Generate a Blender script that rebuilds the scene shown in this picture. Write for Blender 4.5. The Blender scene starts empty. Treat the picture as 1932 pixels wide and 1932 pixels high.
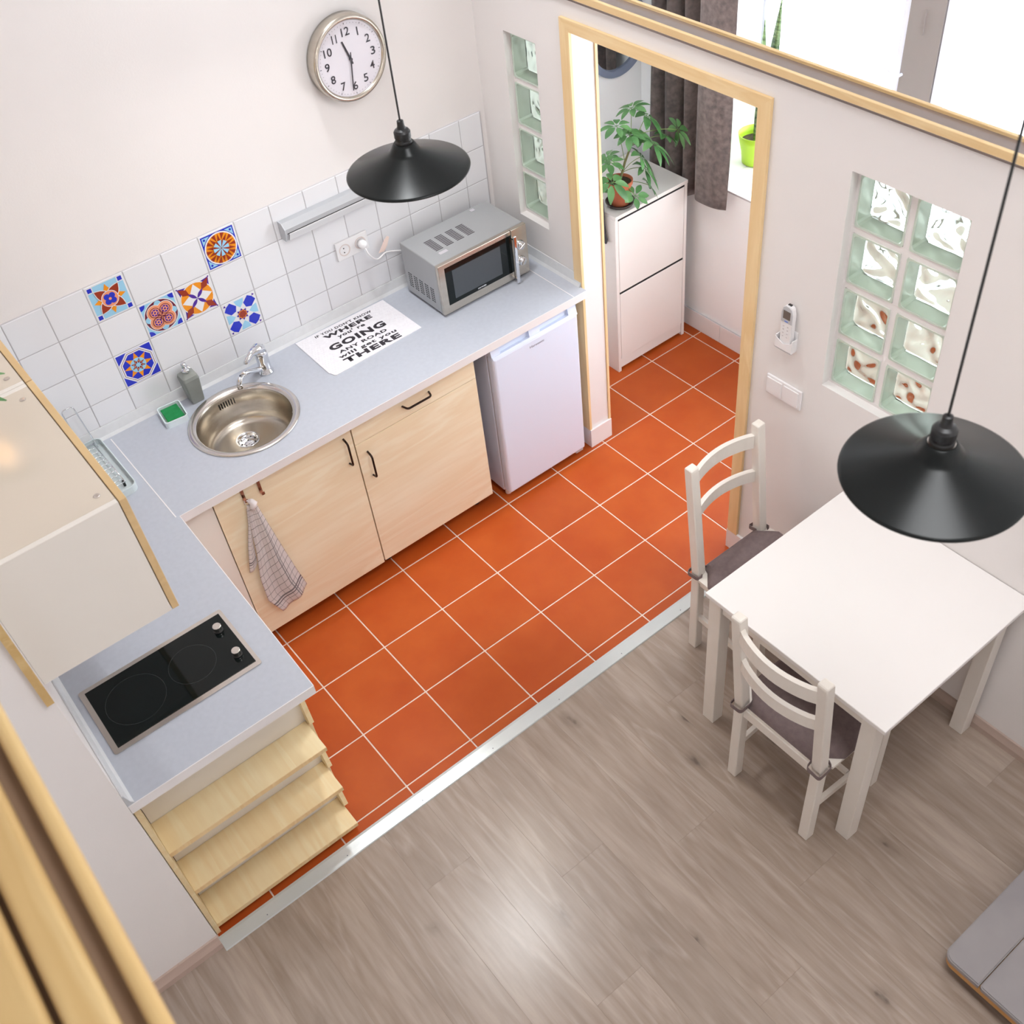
import bpy, bmesh, math, random
from mathutils import Matrix, Vector
PI = math.pi
S = bpy.context.scene
COL = S.collection
random.seed(7)

# ---------------------------------------------------------------- camera, world, lights, exposure
cam_d = bpy.data.cameras.new('camera'); cam = bpy.data.objects.new('camera', cam_d); COL.objects.link(cam); S.camera = cam
RV = [[0.7795094, -0.6194664, -0.0928790], [-0.4961848, -0.5201494, -0.6951584], [0.3823163, 0.5879677, -0.7128311]]
cam.matrix_world = Matrix.Translation((-2.52636, -2.98179, 3.54876)) @ Matrix((RV[0], [-a for a in RV[1]], [-a for a in RV[2]])).transposed().to_4x4()
cam_d.sensor_width = 36; cam_d.lens = 2036.30 * 36 / 1932
cam_d.clip_start = 0.05; cam_d.clip_end = 60
cam_d.dof.use_dof = True; cam_d.dof.focus_distance = 4.3; cam_d.dof.aperture_fstop = 5.6

S.cycles.max_bounces = 10; S.cycles.diffuse_bounces = 4; S.cycles.glossy_bounces = 4; S.cycles.transmission_bounces = 8; S.cycles.transparent_max_bounces = 12
S.cycles.caustics_reflective = False; S.cycles.adaptive_threshold = 0.025
S.view_settings.view_transform = 'Standard'; S.view_settings.look = 'None'
S.view_settings.gamma = 1; S.view_settings.use_curve_mapping = False
S.view_settings.exposure = 0.03
W = bpy.data.worlds.new('world'); S.world = W; W.use_nodes = True
bg = W.node_tree.nodes['Background']; bg.inputs[0].default_value = (0.90, 0.95, 1.0, 1); bg.inputs[1].default_value = 7.2

def area(name, loc, rot, sx, sy, power, col=(1, 1, 1)):
    l = bpy.data.lights.new(name, 'AREA'); l.shape = 'RECTANGLE'; l.size = sx; l.size_y = sy; l.energy = power; l.color = col
    o = bpy.data.objects.new(name, l); o.location = loc; o.rotation_euler = rot; COL.objects.link(o); return o

# ---------------------------------------------------------------- helpers
WM = {}
def root(name, label, cat, loc=(0, 0, 0), rz=0.0, group=None):
    o = bpy.data.objects.new(name, None); o.empty_display_size = .05; COL.objects.link(o)
    o.location = loc; o.rotation_euler = (0, 0, rz)
    WM[o.name] = Matrix.Translation(loc) @ Matrix.Rotation(rz, 4, 'Z')
    o['label'] = label; o['category'] = cat
    if group: o['group'] = group
    return o
def mesh_of(bm, name, smooth=False):
    me = bpy.data.meshes.new(name); bm.to_mesh(me); bm.free()
    if smooth:
        for p in me.polygons: p.use_smooth = True
    return me
def obj(name, bm, mats, parent=None, smooth=False, local=False, label=None, loc=None, kind=None):
    """ONE mesh object; bm in world coordinates unless local"""
    me = mesh_of(bm, name, smooth) if isinstance(bm, bmesh.types.BMesh) else bm
    for m in (mats if isinstance(mats, (list, tuple)) else [mats]):
        if m and m.name not in [x.name for x in me.materials]: me.materials.append(m)
    o = bpy.data.objects.new(name, me); COL.objects.link(o)
    M = WM[parent.name] if parent else Matrix.Identity(4)
    if loc is not None:                     # own origin at loc (world)
        L = M.inverted() @ Vector(loc)
        if not local:
            me.transform(Matrix.Translation(-Vector(loc)))
            me.transform(M.to_3x3().inverted().to_4x4())
        o.location = L; WM[o.name] = M @ Matrix.Translation(L)
    else:
        if not local: me.transform(M.inverted())
        WM[o.name] = M.copy()
    if parent: o.parent = parent
    if label: o['label'] = label
    if kind: o['kind'] = kind
    return o
def single(name, bm, mats, label, cat, loc, group=None, smooth=False):
    o = obj(name, bm, mats, None, smooth, loc=loc); o['label'] = label; o['category'] = cat
    if group: o['group'] = group
    return o
def struct(name, bm, mats, parent=None, smooth=False, label=None):
    o = obj(name, bm, mats, parent, smooth)
    if not parent: o['kind'] = 'structure'; o['label'] = label or name.replace('_', ' ')
    return o

def box(bm, x0, x1, y0, y1, z0, z1, bev=0.0, seg=2, mi=0, M=None):
    vs = [bm.verts.new((x, y, z)) for x in (x0, x1) for y in (y0, y1) for z in (z0, z1)]
    idx = [(0, 1, 3, 2), (4, 6, 7, 5), (0, 4, 5, 1), (2, 3, 7, 6), (0, 2, 6, 4), (1, 5, 7, 3)]
    fs = [bm.faces.new([vs[i] for i in q]) for q in idx]
    for f in fs: f.material_index = mi
    geo = vs
    if bev > 0:
        es = list({e for f in fs for e in f.edges})
        r = bmesh.ops.bevel(bm, geom=es, offset=bev, segments=seg, affect='EDGES', profile=.5)
        for f in r['faces']: f.material_index = mi
        geo = list({v for f in r['faces'] for v in f.verts} | {v for v in vs if v.is_valid})
    if M is not None: bmesh.ops.transform(bm, matrix=M, verts=[v for v in geo if v.is_valid])
    return bm
def B(*a, **k):
    return box(bmesh.new(), *a, **k)
def prism(bm, pts, axis, a, b, mi=0):
    """polygon pts extruded along axis from a to b; pts are the two other coords in order"""
    def mk(p, t):
        if axis == 'x': return (t, p[0], p[1])
        if axis == 'y': return (p[0], t, p[1])
        return (p[0], p[1], t)
    A_ = [bm.verts.new(mk(p, a)) for p in pts]; B_ = [bm.verts.new(mk(p, b)) for p in pts]
    n = len(pts); f = [bm.faces.new(A_), bm.faces.new(B_[::-1])]
    for i in range(n): f.append(bm.faces.new((A_[i], B_[i], B_[(i+1) % n], A_[(i+1) % n])))
    for q in f: q.material_index = mi
    bmesh.ops.recalc_face_normals(bm, faces=f)
    return bm
def lathe(bm, prof, c=(0, 0, 0), n=32, mi=0, M=None, close=False):
    rings = []
    for r, z in prof:
        if r < 1e-6: rings.append([bm.verts.new((c[0], c[1], c[2]+z))])
        else: rings.append([bm.verts.new((c[0]+r*math.cos(2*PI*i/n), c[1]+r*math.sin(2*PI*i/n), c[2]+z)) for i in range(n)])
    fs = []
    prs = list(zip(rings, rings[1:])) + ([(rings[-1], rings[0])] if close else [])
    for A_, B_ in prs:
        for i in range(n):
            a, b = A_[i % len(A_)], A_[(i+1) % n % len(A_)]; c_, d = B_[(i+1) % n % len(B_)], B_[i % len(B_)]
            vs = []
            for v in (a, b, c_, d):
                if v not in vs: vs.append(v)
            if len(vs) > 2:
                try: fs.append(bm.faces.new(vs))
                except ValueError: pass
    for f in fs: f.material_index = mi
    bmesh.ops.recalc_face_normals(bm, faces=fs)
    if M is not None: bmesh.ops.transform(bm, matrix=M, verts=[v for r in rings for v in r])
    return bm
def disc_prof(r, h): return [(0, 0), (r, 0), (r, h), (0, h)]
def cylM(p, d, up=(0, 0, 1)):
    return Matrix.Translation(p) @ Vector((0, 0, 1)).rotation_difference(Vector(d)).to_matrix().to_4x4()
def tube(bm, pts, r, n=8, mi=0, caps=True, rr=None):
    pts = [Vector(p) for p in pts]; rings = []
    t0 = (pts[1]-pts[0]).normalized(); nrm = t0.orthogonal().normalized()
    for i, p in enumerate(pts):
        if i == 0: t = (pts[1]-pts[0]).normalized()
        elif i == len(pts)-1: t = (pts[-1]-pts[-2]).normalized()
        else: t = ((pts[i+1]-p).normalized()+(p-pts[i-1]).normalized()).normalized()
        nrm = (nrm - t*nrm.dot(t)).normalized(); bi = t.cross(nrm)
        R_ = rr[i] if rr else r
        rings.append([bm.verts.new(p+R_*(math.cos(2*PI*k/n)*nrm+math.sin(2*PI*k/n)*bi)) for k in range(n)])
    fs = []
    for A_, B_ in zip(rings, rings[1:]):
        for k in range(n): fs.append(bm.faces.new((A_[k], A_[(k+1) % n], B_[(k+1) % n], B_[k])))
    if caps: fs.append(bm.faces.new(rings[0][::-1])); fs.append(bm.faces.new(rings[-1]))
    for f in fs: f.material_index = mi
    return bm
def bar(bm, path, w, h, side, mi=0):
    """rectangular bar swept along path; side = direction vector of width w; h across the other"""
    path = [Vector(p) for p in path]; rings = []
    for i, p in enumerate(path):
        t = (path[min(i+1, len(path)-1)]-path[max(i-1, 0)]).normalized()
        s = Vector(side); s = (s-t*s.dot(t)).normalized(); u = t.cross(s)
        rings.append([bm.verts.new(p+s*a*w/2+u*b*h/2) for a, b in ((-1, -1), (1, -1), (1, 1), (-1, 1))])
    fs = [bm.faces.new(rings[0][::-1]), bm.faces.new(rings[-1])]
    for A_, B_ in zip(rings, rings[1:]):
        for k in range(4): fs.append(bm.faces.new((A_[k], A_[(k+1) % 4], B_[(k+1) % 4], B_[k])))
    for f in fs: f.material_index = mi
    bmesh.ops.recalc_face_normals(bm, faces=fs)
    return bm
def bez(p0, p1, p2, n=8):
    p0, p1, p2 = Vector(p0), Vector(p1), Vector(p2)
    return [(1-t)**2*p0+2*t*(1-t)*p1+t*t*p2 for t in [i/n for i in range(n+1)]]
def round_path(pts, r, n=4):
    pts = [Vector(p) for p in pts]; out = [pts[0]]
    for i in range(1, len(pts)-1):
        a = pts[i]+(pts[i-1]-pts[i]).normalized()*r; b = pts[i]+(pts[i+1]-pts[i]).normalized()*r
        out += bez(a, pts[i], b, n)
    return out+[pts[-1]]
def rrect(x0, x1, y0, y1, r, n=6):
    out = []
    for cx, cy, a0 in ((x1-r, y1-r, 0), (x0+r, y1-r, 90), (x0+r, y0+r, 180), (x1-r, y0+r, 270)):
        for i in range(n+1):
            a = math.radians(a0+90*i/n); out.append((cx+r*math.cos(a), cy+r*math.sin(a)))
    return out

# ---------------------------------------------------------------- materials
MATS = {}
def mat(name, col=(.8, .8, .8), rough=.5, metal=0.0, spec=.5, **k):
    if name in MATS: return MATS[name]
    m = bpy.data.materials.new(name); m.use_nodes = True; MATS[name] = m
    b = m.node_tree.nodes['Principled BSDF']
    b.inputs['Base Color'].default_value = (*col, 1); b.inputs['Roughness'].default_value = rough
    b.inputs['Metallic'].default_value = metal; b.inputs['Specular IOR Level'].default_value = spec
    for kk, v in k.items(): b.inputs[kk.replace('_', ' ')].default_value = v
    return m
def nt(m): return m.node_tree.nodes, m.node_tree.links, m.node_tree.nodes['Principled BSDF']
def node(ns, t, **k):
    n = ns.new(t)
    for a, v in k.items():
        if hasattr(n, a): setattr(n, a, v)
        else: n.inputs[a.replace('_', ' ')].default_value = v
    return n
def ramp(ns, stops):
    r = ns.new('ShaderNodeValToRGB'); e = r.color_ramp.elements
    while len(e) < len(stops): e.new(.5)
    for i, (p, c) in enumerate(stops): e[i].position = p; e[i].color = (*c, 1)
    return r
def srgb(r, g, b):
    f = lambda v: (v/255/12.92) if v/255 <= .04045 else ((v/255+.055)/1.055)**2.4
    return (f(r), f(g), f(b))
def noisy(name, c1, c2, scale=8, rough=.5, bump=0.0, bscale=60, detail=4, stretch=(1, 1, 1), metal=0, spec=.5, objrand=0.0, **k):
    m = mat(name, c1, rough, metal, spec, **k); ns, ls, b = nt(m)
    tc = ns.new('ShaderNodeTexCoord'); mp = ns.new('ShaderNodeMapping'); mp.inputs['Scale'].default_value = stretch
    ls.new(tc.outputs['Object'], mp.inputs[0])
    src = mp.outputs[0]
    if objrand:
        oi = ns.new('ShaderNodeObjectInfo'); mu = node(ns, 'ShaderNodeVectorMath', operation='SCALE'); cmb = ns.new('ShaderNodeCombineXYZ')
        for i in range(3): ls.new(oi.outputs['Random'], cmb.inputs[i])
        mu.inputs['Scale'].default_value = 37; ls.new(cmb.outputs[0], mu.inputs[0])
        ad = node(ns, 'ShaderNodeVectorMath', operation='ADD'); ls.new(src, ad.inputs[0]); ls.new(mu.outputs[0], ad.inputs[1]); src = ad.outputs[0]
    nz = node(ns, 'ShaderNodeTexNoise', Scale=scale, Detail=detail); ls.new(src, nz.inputs['Vector'])
    r = ramp(ns, [(.3, c1), (.7, c2)]); ls.new(nz.outputs[0], r.inputs[0])
    out = r.outputs[0]
    if objrand:
        mr = node(ns, 'ShaderNodeMapRange'); mr.inputs['To Min'].default_value = 1-objrand; mr.inputs['To Max'].default_value = 1+objrand
        ls.new(oi.outputs['Random'], mr.inputs['Value'])
        hs = ns.new('ShaderNodeHueSaturation'); ls.new(mr.outputs[0], hs.inputs['Value']); ls.new(out, hs.inputs['Color']); out = hs.outputs[0]
    ls.new(out, b.inputs['Base Color'])
    if bump:
        n2 = node(ns, 'ShaderNodeTexNoise', Scale=bscale, Detail=3); ls.new(src, n2.inputs['Vector'])
        bp = node(ns, 'ShaderNodeBump', Strength=bump, Distance=.002); ls.new(n2.outputs[0], bp.inputs['Height']); ls.new(bp.outputs[0], b.inputs['Normal'])
    return m
def wood(name, light, mid, dark, axis=0, scale=1.0, rough=.45, contrast=1.0, objrand=0.0, spec=.4, knots=False):
    """grain running along axis"""
    m = mat(name, light, rough, 0, spec); ns, ls, b = nt(m)
    tc = ns.new('ShaderNodeTexCoord'); mp = ns.new('ShaderNodeMapping')
    sc = [9*scale]*3; sc[axis] = .9*scale; mp.inputs['Scale'].default_value = sc
    ls.new(tc.outputs['Object'], mp.inputs[0]); src = mp.outputs[0]
    oi = ns.new('ShaderNodeObjectInfo')
    if objrand:
        cmb = ns.new('ShaderNodeCombineXYZ')
        for i in range(3): ls.new(oi.outputs['Random'], cmb.inputs[i])
        mu = node(ns, 'ShaderNodeVectorMath', operation='SCALE'); mu.inputs['Scale'].default_value = 53; ls.new(cmb.outputs[0], mu.inputs[0])
        ad = node(ns, 'ShaderNodeVectorMath', operation='ADD'); ls.new(src, ad.inputs[0]); ls.new(mu.outputs[0], ad.inputs[1]); src = ad.outputs[0]
    n1 = node(ns, 'ShaderNodeTexNoise', Scale=1.0, Detail=5, Distortion=.6); ls.new(src, n1.inputs['Vector'])
    n2 = node(ns, 'ShaderNodeTexNoise', Scale=6.0, Detail=6, Distortion=.3); ls.new(src, n2.inputs['Vector'])
    r1 = ramp(ns, [(.35, light), (.52, mid), (.56, light), (.62, mid), (.75, light)]); ls.new(n1.outputs[0], r1.inputs[0])
    r2 = ramp(ns, [(.35, (0, 0, 0)), (.75, (1, 1, 1))]); ls.new(n2.outputs[0], r2.inputs[0])
    mx = node(ns, 'ShaderNodeMix', data_type='RGBA'); mx.inputs[7].default_value = (*dark, 1)
    ml = node(ns, 'ShaderNodeMath', operation='MULTIPLY'); ml.inputs[1].default_value = .5*contrast; ls.new(r2.outputs[0], ml.inputs[0])
    ls.new(ml.outputs[0], mx.inputs[0]); ls.new(r1.outputs[0], mx.inputs[6]); out = mx.outputs[2]
    if knots:
        mp2 = ns.new('ShaderNodeMapping'); s2 = [6.5, 6.5, 6.5]; s2[axis] = 3.2; mp2.inputs['Scale'].default_value = s2; ls.new(tc.outputs['Object'], mp2.inputs[0])
        ad2 = node(ns, 'ShaderNodeVectorMath', operation='ADD'); ls.new(mp2.outputs[0], ad2.inputs[0]); ls.new(mu.outputs[0], ad2.inputs[1])
        wz = node(ns, 'ShaderNodeTexNoise', Scale=5, Detail=2); ls.new(ad2.outputs[0], wz.inputs['Vector'])
        ad3 = node(ns, 'ShaderNodeVectorMath', operation='MULTIPLY_ADD'); ad3.inputs[1].default_value = (.25, .25, .25); ls.new(wz.outputs['Color'], ad3.inputs[0]); ls.new(ad2.outputs[0], ad3.inputs[2])
        vo = node(ns, 'ShaderNodeTexVoronoi', Scale=1.0); ls.new(ad3.outputs[0], vo.inputs['Vector'])
        rk = ramp(ns, [(.03, (1, 1, 1)), (.08, (.35, .35, .35)), (.2, (0, 0, 0))]); ls.new(vo.outputs['Distance'], rk.inputs[0])
        sp = ns.new('ShaderNodeSeparateColor'); ls.new(vo.outputs['Color'], sp.inputs[0])
        gt = node(ns, 'ShaderNodeMath', operation='GREATER_THAN'); gt.inputs[1].default_value = .36; ls.new(sp.outputs[0], gt.inputs[0])
        m3 = node(ns, 'ShaderNodeMath', operation='MULTIPLY'); ls.new(rk.outputs[0], m3.inputs[0]); ls.new(gt.outputs[0], m3.inputs[1])
        m4 = node(ns, 'ShaderNodeMath', operation='MULTIPLY'); m4.inputs[1].default_value = .75; ls.new(m3.outputs[0], m4.inputs[0])
        mk = node(ns, 'ShaderNodeMix', data_type='RGBA'); mk.inputs[7].default_value = (*[c*.45 for c in dark], 1)
        ls.new(m4.outputs[0], mk.inputs[0]); ls.new(out, mk.inputs[6]); out = mk.outputs[2]
    if objrand:
        mr = node(ns, 'ShaderNodeMapRange'); mr.inputs['To Min'].default_value = 1-objrand; mr.inputs['To Max'].default_value = 1+objrand
        ls.new(oi.outputs['Random'], mr.inputs['Value'])
        hs = ns.new('ShaderNodeHueSaturation'); ls.new(mr.outputs[0], hs.inputs['Value']); ls.new(out, hs.inputs['Color']); out = hs.outputs[0]
    ls.new(out, b.inputs['Base Color'])
    bp = node(ns, 'ShaderNodeBump', Strength=.08, Distance=.001); ls.new(n2.outputs[0], bp.inputs['Height']); ls.new(bp.outputs[0], b.inputs['Normal'])
    return m
def thin_glass(name, tint=(1, 1, 1), refl=.08):
    m = bpy.data.materials.new(name); m.use_nodes = True; MATS[name] = m
    ns, ls = m.node_tree.nodes, m.node_tree.links; ns.clear()
    o = ns.new('ShaderNodeOutputMaterial'); t = ns.new('ShaderNodeBsdfTransparent'); t.inputs[0].default_value = (*tint, 1)
    g = ns.new('ShaderNodeBsdfGlossy'); g.inputs['Roughness'].default_value = .02
    fr = ns.new('ShaderNodeFresnel'); fr.inputs[0].default_value = 1.3; mx = ns.new('ShaderNodeMixShader')
    gm = ns.new('ShaderNodeNewGeometry'); sb = node(ns, 'ShaderNodeMath', operation='SUBTRACT'); sb.inputs[0].default_value = 1; ls.new(gm.outputs['Backfacing'], sb.inputs[1]); ml = node(ns, 'ShaderNodeMath', operation='MULTIPLY'); ls.new(fr.outputs[0], ml.inputs[0]); ls.new(sb.outputs[0], ml.inputs[1])
    ls.new(ml.outputs[0], mx.inputs[0]); ls.new(t.outputs[0], mx.inputs[1]); ls.new(g.outputs[0], mx.inputs[2]); ls.new(mx.outputs[0], o.inputs[0]); return m

PAINT = noisy('white_wall_paint', srgb(238, 233, 231), srgb(241, 236, 234), 3, .75, .12, 180)
PAINTH = noisy('white_hall_paint', srgb(246, 248, 249), srgb(249, 250, 251), 3, .75, .12, 180)
TILEW = noisy('white_glazed_tile', srgb(236, 236, 240), srgb(240, 240, 243), 2, .12, .05, 9, objrand=.012)
GROUT = mat('grey_tile_grout', srgb(196, 193, 196), .9)
GROUTF = noisy('pale_floor_grout', srgb(226, 204, 188), srgb(240, 226, 214), 30, .9)
TERRA = noisy('terracotta_floor_tile', srgb(180, 76, 24), srgb(192, 90, 34), 5, .42, .15, 70, objrand=.06, spec=.3)
TILEB = mat('white_skirting_tile', srgb(240, 238, 238), .25)
PLANK = wood('grey_oak_laminate', srgb(182, 166, 153), srgb(166, 149, 135), srgb(130, 111, 97), 1, .95, .24, .95, .045, .5, True)
PINE = wood('pine_trim', srgb(248, 220, 172), srgb(240, 207, 154), srgb(228, 190, 132), 2, 1.0, .4, .6)
PINEY = wood('pine_trim_lengthwise', srgb(248, 220, 172), srgb(240, 207, 154), srgb(228, 190, 132), 1, 1.0, .4, .6)
ASH = wood('pale_ash_door', srgb(252, 240, 212), srgb(247, 229, 196), srgb(236, 210, 170), 0, .75, .5, .7)
ASHP = wood('pale_ash_edge', srgb(226, 196, 148), srgb(218, 186, 138), srgb(206, 170, 122), 1, .75, .5, .4)
SHELFW = wood('birch_shelf', srgb(252, 234, 192), srgb(248, 224, 176), srgb(238, 206, 152), 1, .9, .42, .8)
WHITE = mat('white_laminate', srgb(240, 236, 232), .35)
WHITEC = mat('white_carcass', srgb(240, 234, 226), .3)
WPAINT = noisy('white_painted_wood', srgb(242, 236, 228), srgb(240, 233, 224), 12, .38, .06, 90)
TABLEW = mat('white_table_top', srgb(244, 240, 238), .3)
GREYTOP = noisy('grey_worktop', srgb(184, 188, 198), srgb(189, 193, 203), 60, .34)
GREYSTRIP = noisy('grey_upstand', srgb(218, 219, 221), srgb(223, 224, 226), 40, .4)
EDGEW = mat('white_worktop_edge', srgb(240, 236, 236), .4)
FRIDGE = mat('white_fridge_enamel', srgb(228, 236, 254), .28)
PLASTW = mat('white_plastic', srgb(243, 241, 242), .3)
PLASTG = mat('pale_grey_plastic', srgb(196, 198, 202), .35)
STEEL = noisy('brushed_steel', srgb(192, 184, 172), srgb(206, 199, 188), 3, .26, .04, 200, stretch=(1, 1, 12), metal=1)
STEELS = mat('satin_steel', srgb(214, 208, 202), .22, 1)
CHROME = mat('chrome', srgb(226, 228, 232), .06, 1)
MWGREY = noisy('microwave_grey_paint', srgb(170, 172, 174), srgb(176, 178, 180), 4, .38, metal=.25)
BLACKG = mat('black_glass', (.003, .006, .006), .05, 0, .3)
BLACKM = mat('black_lamp_enamel', (.007, .009, .009), .28, 0, .3)
BLACKP = mat('black_plastic', (.015, .015, .016), .4)
DARK = mat('dark_gap', (.01, .01, .01), .8)
BRONZE = mat('dark_bronze_handle', (.035, .02, .014), .28, .6)
GREYB = noisy('grey_soap_bottle', srgb(138, 141, 136), srgb(143, 146, 141), 20, .6)
PRINTK = mat('black_print', srgb(40, 34, 42), .6)
GREYP = mat('grey_print', srgb(120, 122, 136), .5)
CLOCKF = mat('clock_face', srgb(228, 224, 232), .45)
NUM = mat('clock_numerals', srgb(52, 48, 58), .5)
ALU = mat('aluminium', srgb(210, 212, 210), .32, .9)
THRESH = noisy('threshold_enamel', srgb(206, 212, 212), srgb(214, 218, 217), 5, .3, metal=.35)
CUSH = noisy('taupe_cushion_fabric', srgb(120, 104, 104), srgb(131, 115, 114), 60, .95, .6, 500, stretch=(1, 1, 1))
CURT = noisy('grey_brown_velvet', srgb(112, 102, 101), srgb(150, 136, 131), 38, .85, .5, 300, Sheen_Weight=.35)
TERP = noisy('clay_pot', srgb(190, 104, 72), srgb(200, 116, 84), 10, .7)
SAUCER = mat('dark_saucer', srgb(70, 58, 54), .35)
SOIL = noisy('potting_soil', (.03, .02, .012), (.09, .065, .04), 60, .95, .8, 90)
LIME = mat('lime_plastic', srgb(186, 226, 60), .4)
STEMG = mat('green_stem', srgb(128, 148, 82), .5)
STEMB = mat('woody_stem', srgb(120, 116, 76), .7)
LEAFG = noisy('schefflera_leaf', srgb(66, 116, 62), srgb(116, 164, 104), 9, .35, objrand=.1)
LEAFD = noisy('snake_plant_leaf', srgb(46, 74, 40), srgb(150, 178, 120), 30, .4, stretch=(1, 1, 3))
GREYMIR = mat('blue_grey_mirror_frame', srgb(126, 136, 158), .35)
MIRROR = mat('mirror_glass', (.85, .87, .87), .02, 1)
SPGRE = noisy('green_scouring_pad', srgb(18, 128, 66), srgb(30, 142, 78), 50, .9, .6, 300)
SPLIG = mat('light_green_foam', srgb(140, 214, 120), .8)
DISHW = mat('translucent_white_dish', srgb(226, 236, 240), .25)
TRAYW = mat('pale_tray', srgb(214, 224, 226), .3)
MATW = noisy('white_mat', srgb(234, 231, 236), srgb(240, 238, 242), 70, .7, .6, 160)
RAILW = wood('rail_pine', srgb(220, 190, 136), srgb(208, 174, 118), srgb(186, 148, 90), 1, 1.0, .45, .4)
DARKB = mat('rail_gap_brown', srgb(150, 124, 102), .7)
SLOT = mat('taupe_ledge', srgb(150, 136, 130), .18, .3)
SKIRT = wood('taupe_skirting', srgb(190, 170, 158), srgb(182, 160, 148), srgb(168, 146, 134), 1, 1.0, .4, .4)
SKIRTX = wood('taupe_skirting_x', srgb(204, 182, 170), srgb(196, 172, 160), srgb(182, 160, 146), 0, 1.0, .4, .4)
BENCH = noisy('grey_lacquer', srgb(148, 143, 145), srgb(160, 155, 155), 5, .32)
BENCHW = wood('orange_wood_band', srgb(206, 156, 96), srgb(196, 144, 84), srgb(180, 128, 70), 1, 1.0, .5, .5)
WINFR = mat('grey_window_frame', srgb(150, 142, 138), .5)
WINW = mat('white_window_frame', srgb(232, 234, 246), .4)
PANE = thin_glass('window_pane_glass')
GBLOCK = mat('pale_green_block_glass', srgb(240, 242, 234), .25, 0, .5, Transmission_Weight=.3)
GREDGE = mat('green_glass_edge', srgb(206, 220, 206), .12, 0, .6)
GPANE = thin_glass('block_front_pane', srgb(243, 249, 243))
GWAVE = mat('wavy_block_glass', (.97, .985, .97), 0.0, 0, .5, Transmission_Weight=1.0, IOR=1.45)
def emis(name, col, s):
    m = mat(name, col, .5); ns, ls, b = nt(m); b.inputs['Emission Color'].default_value = (*col, 1); b.inputs['Emission Strength'].default_value = s; return m
BULB = emis('lit_bulb', (1, .78, .5), 25)

# tea-towel check (UV)
TOWEL = mat('checked_tea_towel', srgb(232, 220, 222), .9); ns, ls, b = nt(TOWEL)
uvn = ns.new('ShaderNodeTexCoord'); sep = ns.new('ShaderNodeSeparateXYZ'); ls.new(uvn.outputs['UV'], sep.inputs[0])
def stripes(out, freq, w, phase=0):
    a = node(ns, 'ShaderNodeMath', operation='MULTIPLY_ADD'); a.inputs[1].default_value = freq; a.inputs[2].default_value = phase; ls.new(out, a.inputs[0])
    f = node(ns, 'ShaderNodeMath', operation='FRACT'); ls.new(a.outputs[0], f.inputs[0])
    l = node(ns, 'ShaderNodeMath', operation='LESS_THAN'); l.inputs[1].default_value = w; ls.new(f.outputs[0], l.inputs[0]); return l.outputs[0]
def addn(*o):
    r = o[0]
    for q in o[1:]:
        a = node(ns, 'ShaderNodeMath', operation='MAXIMUM'); ls.new(r, a.inputs[0]); ls.new(q, a.inputs[1]); r = a.outputs[0]
    return r
def scale_(o, s):
    a = node(ns, 'ShaderNodeMath', operation='MULTIPLY'); a.inputs[1].default_value = s; ls.new(o, a.inputs[0]); return a.outputs[0]
chk = addn(scale_(stripes(sep.outputs[1], 17, .06), .8), scale_(stripes(sep.outputs[0], 8, .05), .6), scale_(stripes(sep.outputs[0], 1, .02, .22), .5), scale_(stripes(sep.outputs[0], 1, .02, .27), .5), scale_(stripes(sep.outputs[1], 1, .012, .1), .7), scale_(stripes(sep.outputs[1], 1, .012, .13), .7))
mx = node(ns, 'ShaderNodeMix', data_type='RGBA'); mx.inputs[6].default_value = (*srgb(250, 244, 245), 1); mx.inputs[7].default_value = (*srgb(58, 52, 66), 1)
ls.new(chk, mx.inputs[0]); ls.new(mx.outputs[2], b.inputs['Base Color'])

def text_bm(s, w, h, depth=.0006, bold=0.0, M=None, spacing=1.0):
    """word fitted to w x h, lying in the xy plane, lower-left at origin"""
    cu = bpy.data.curves.new('t', 'FONT'); cu.body = s; cu.size = 1; cu.offset = bold; cu.extrude = 0; cu.space_character = spacing; cu.resolution_u = 3
    o = bpy.data.objects.new('t', cu); COL.objects.link(o); dg = bpy.context.evaluated_depsgraph_get()
    me = bpy.data.meshes.new_from_object(o.evaluated_get(dg)); bpy.data.objects.remove(o)
    bm = bmesh.new(); bm.from_mesh(me); bpy.data.meshes.remove(me)
    xs = [v.co.x for v in bm.verts]; ys = [v.co.y for v in bm.verts]
    x0, x1, y0, y1 = min(xs), max(xs), min(ys), max(ys)
    for v in bm.verts: v.co = Vector(((v.co.x-x0)/(x1-x0)*w, (v.co.y-y0)/(y1-y0)*h, 0))
    if M is not None: bm.transform(M)
    return bm

# ================================================================ THE SETTING
XL, XR, XR2, YB, YS = -2.62, -0.057, 0.05, 0.62, -0.973
TOP = 4.4
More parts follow.
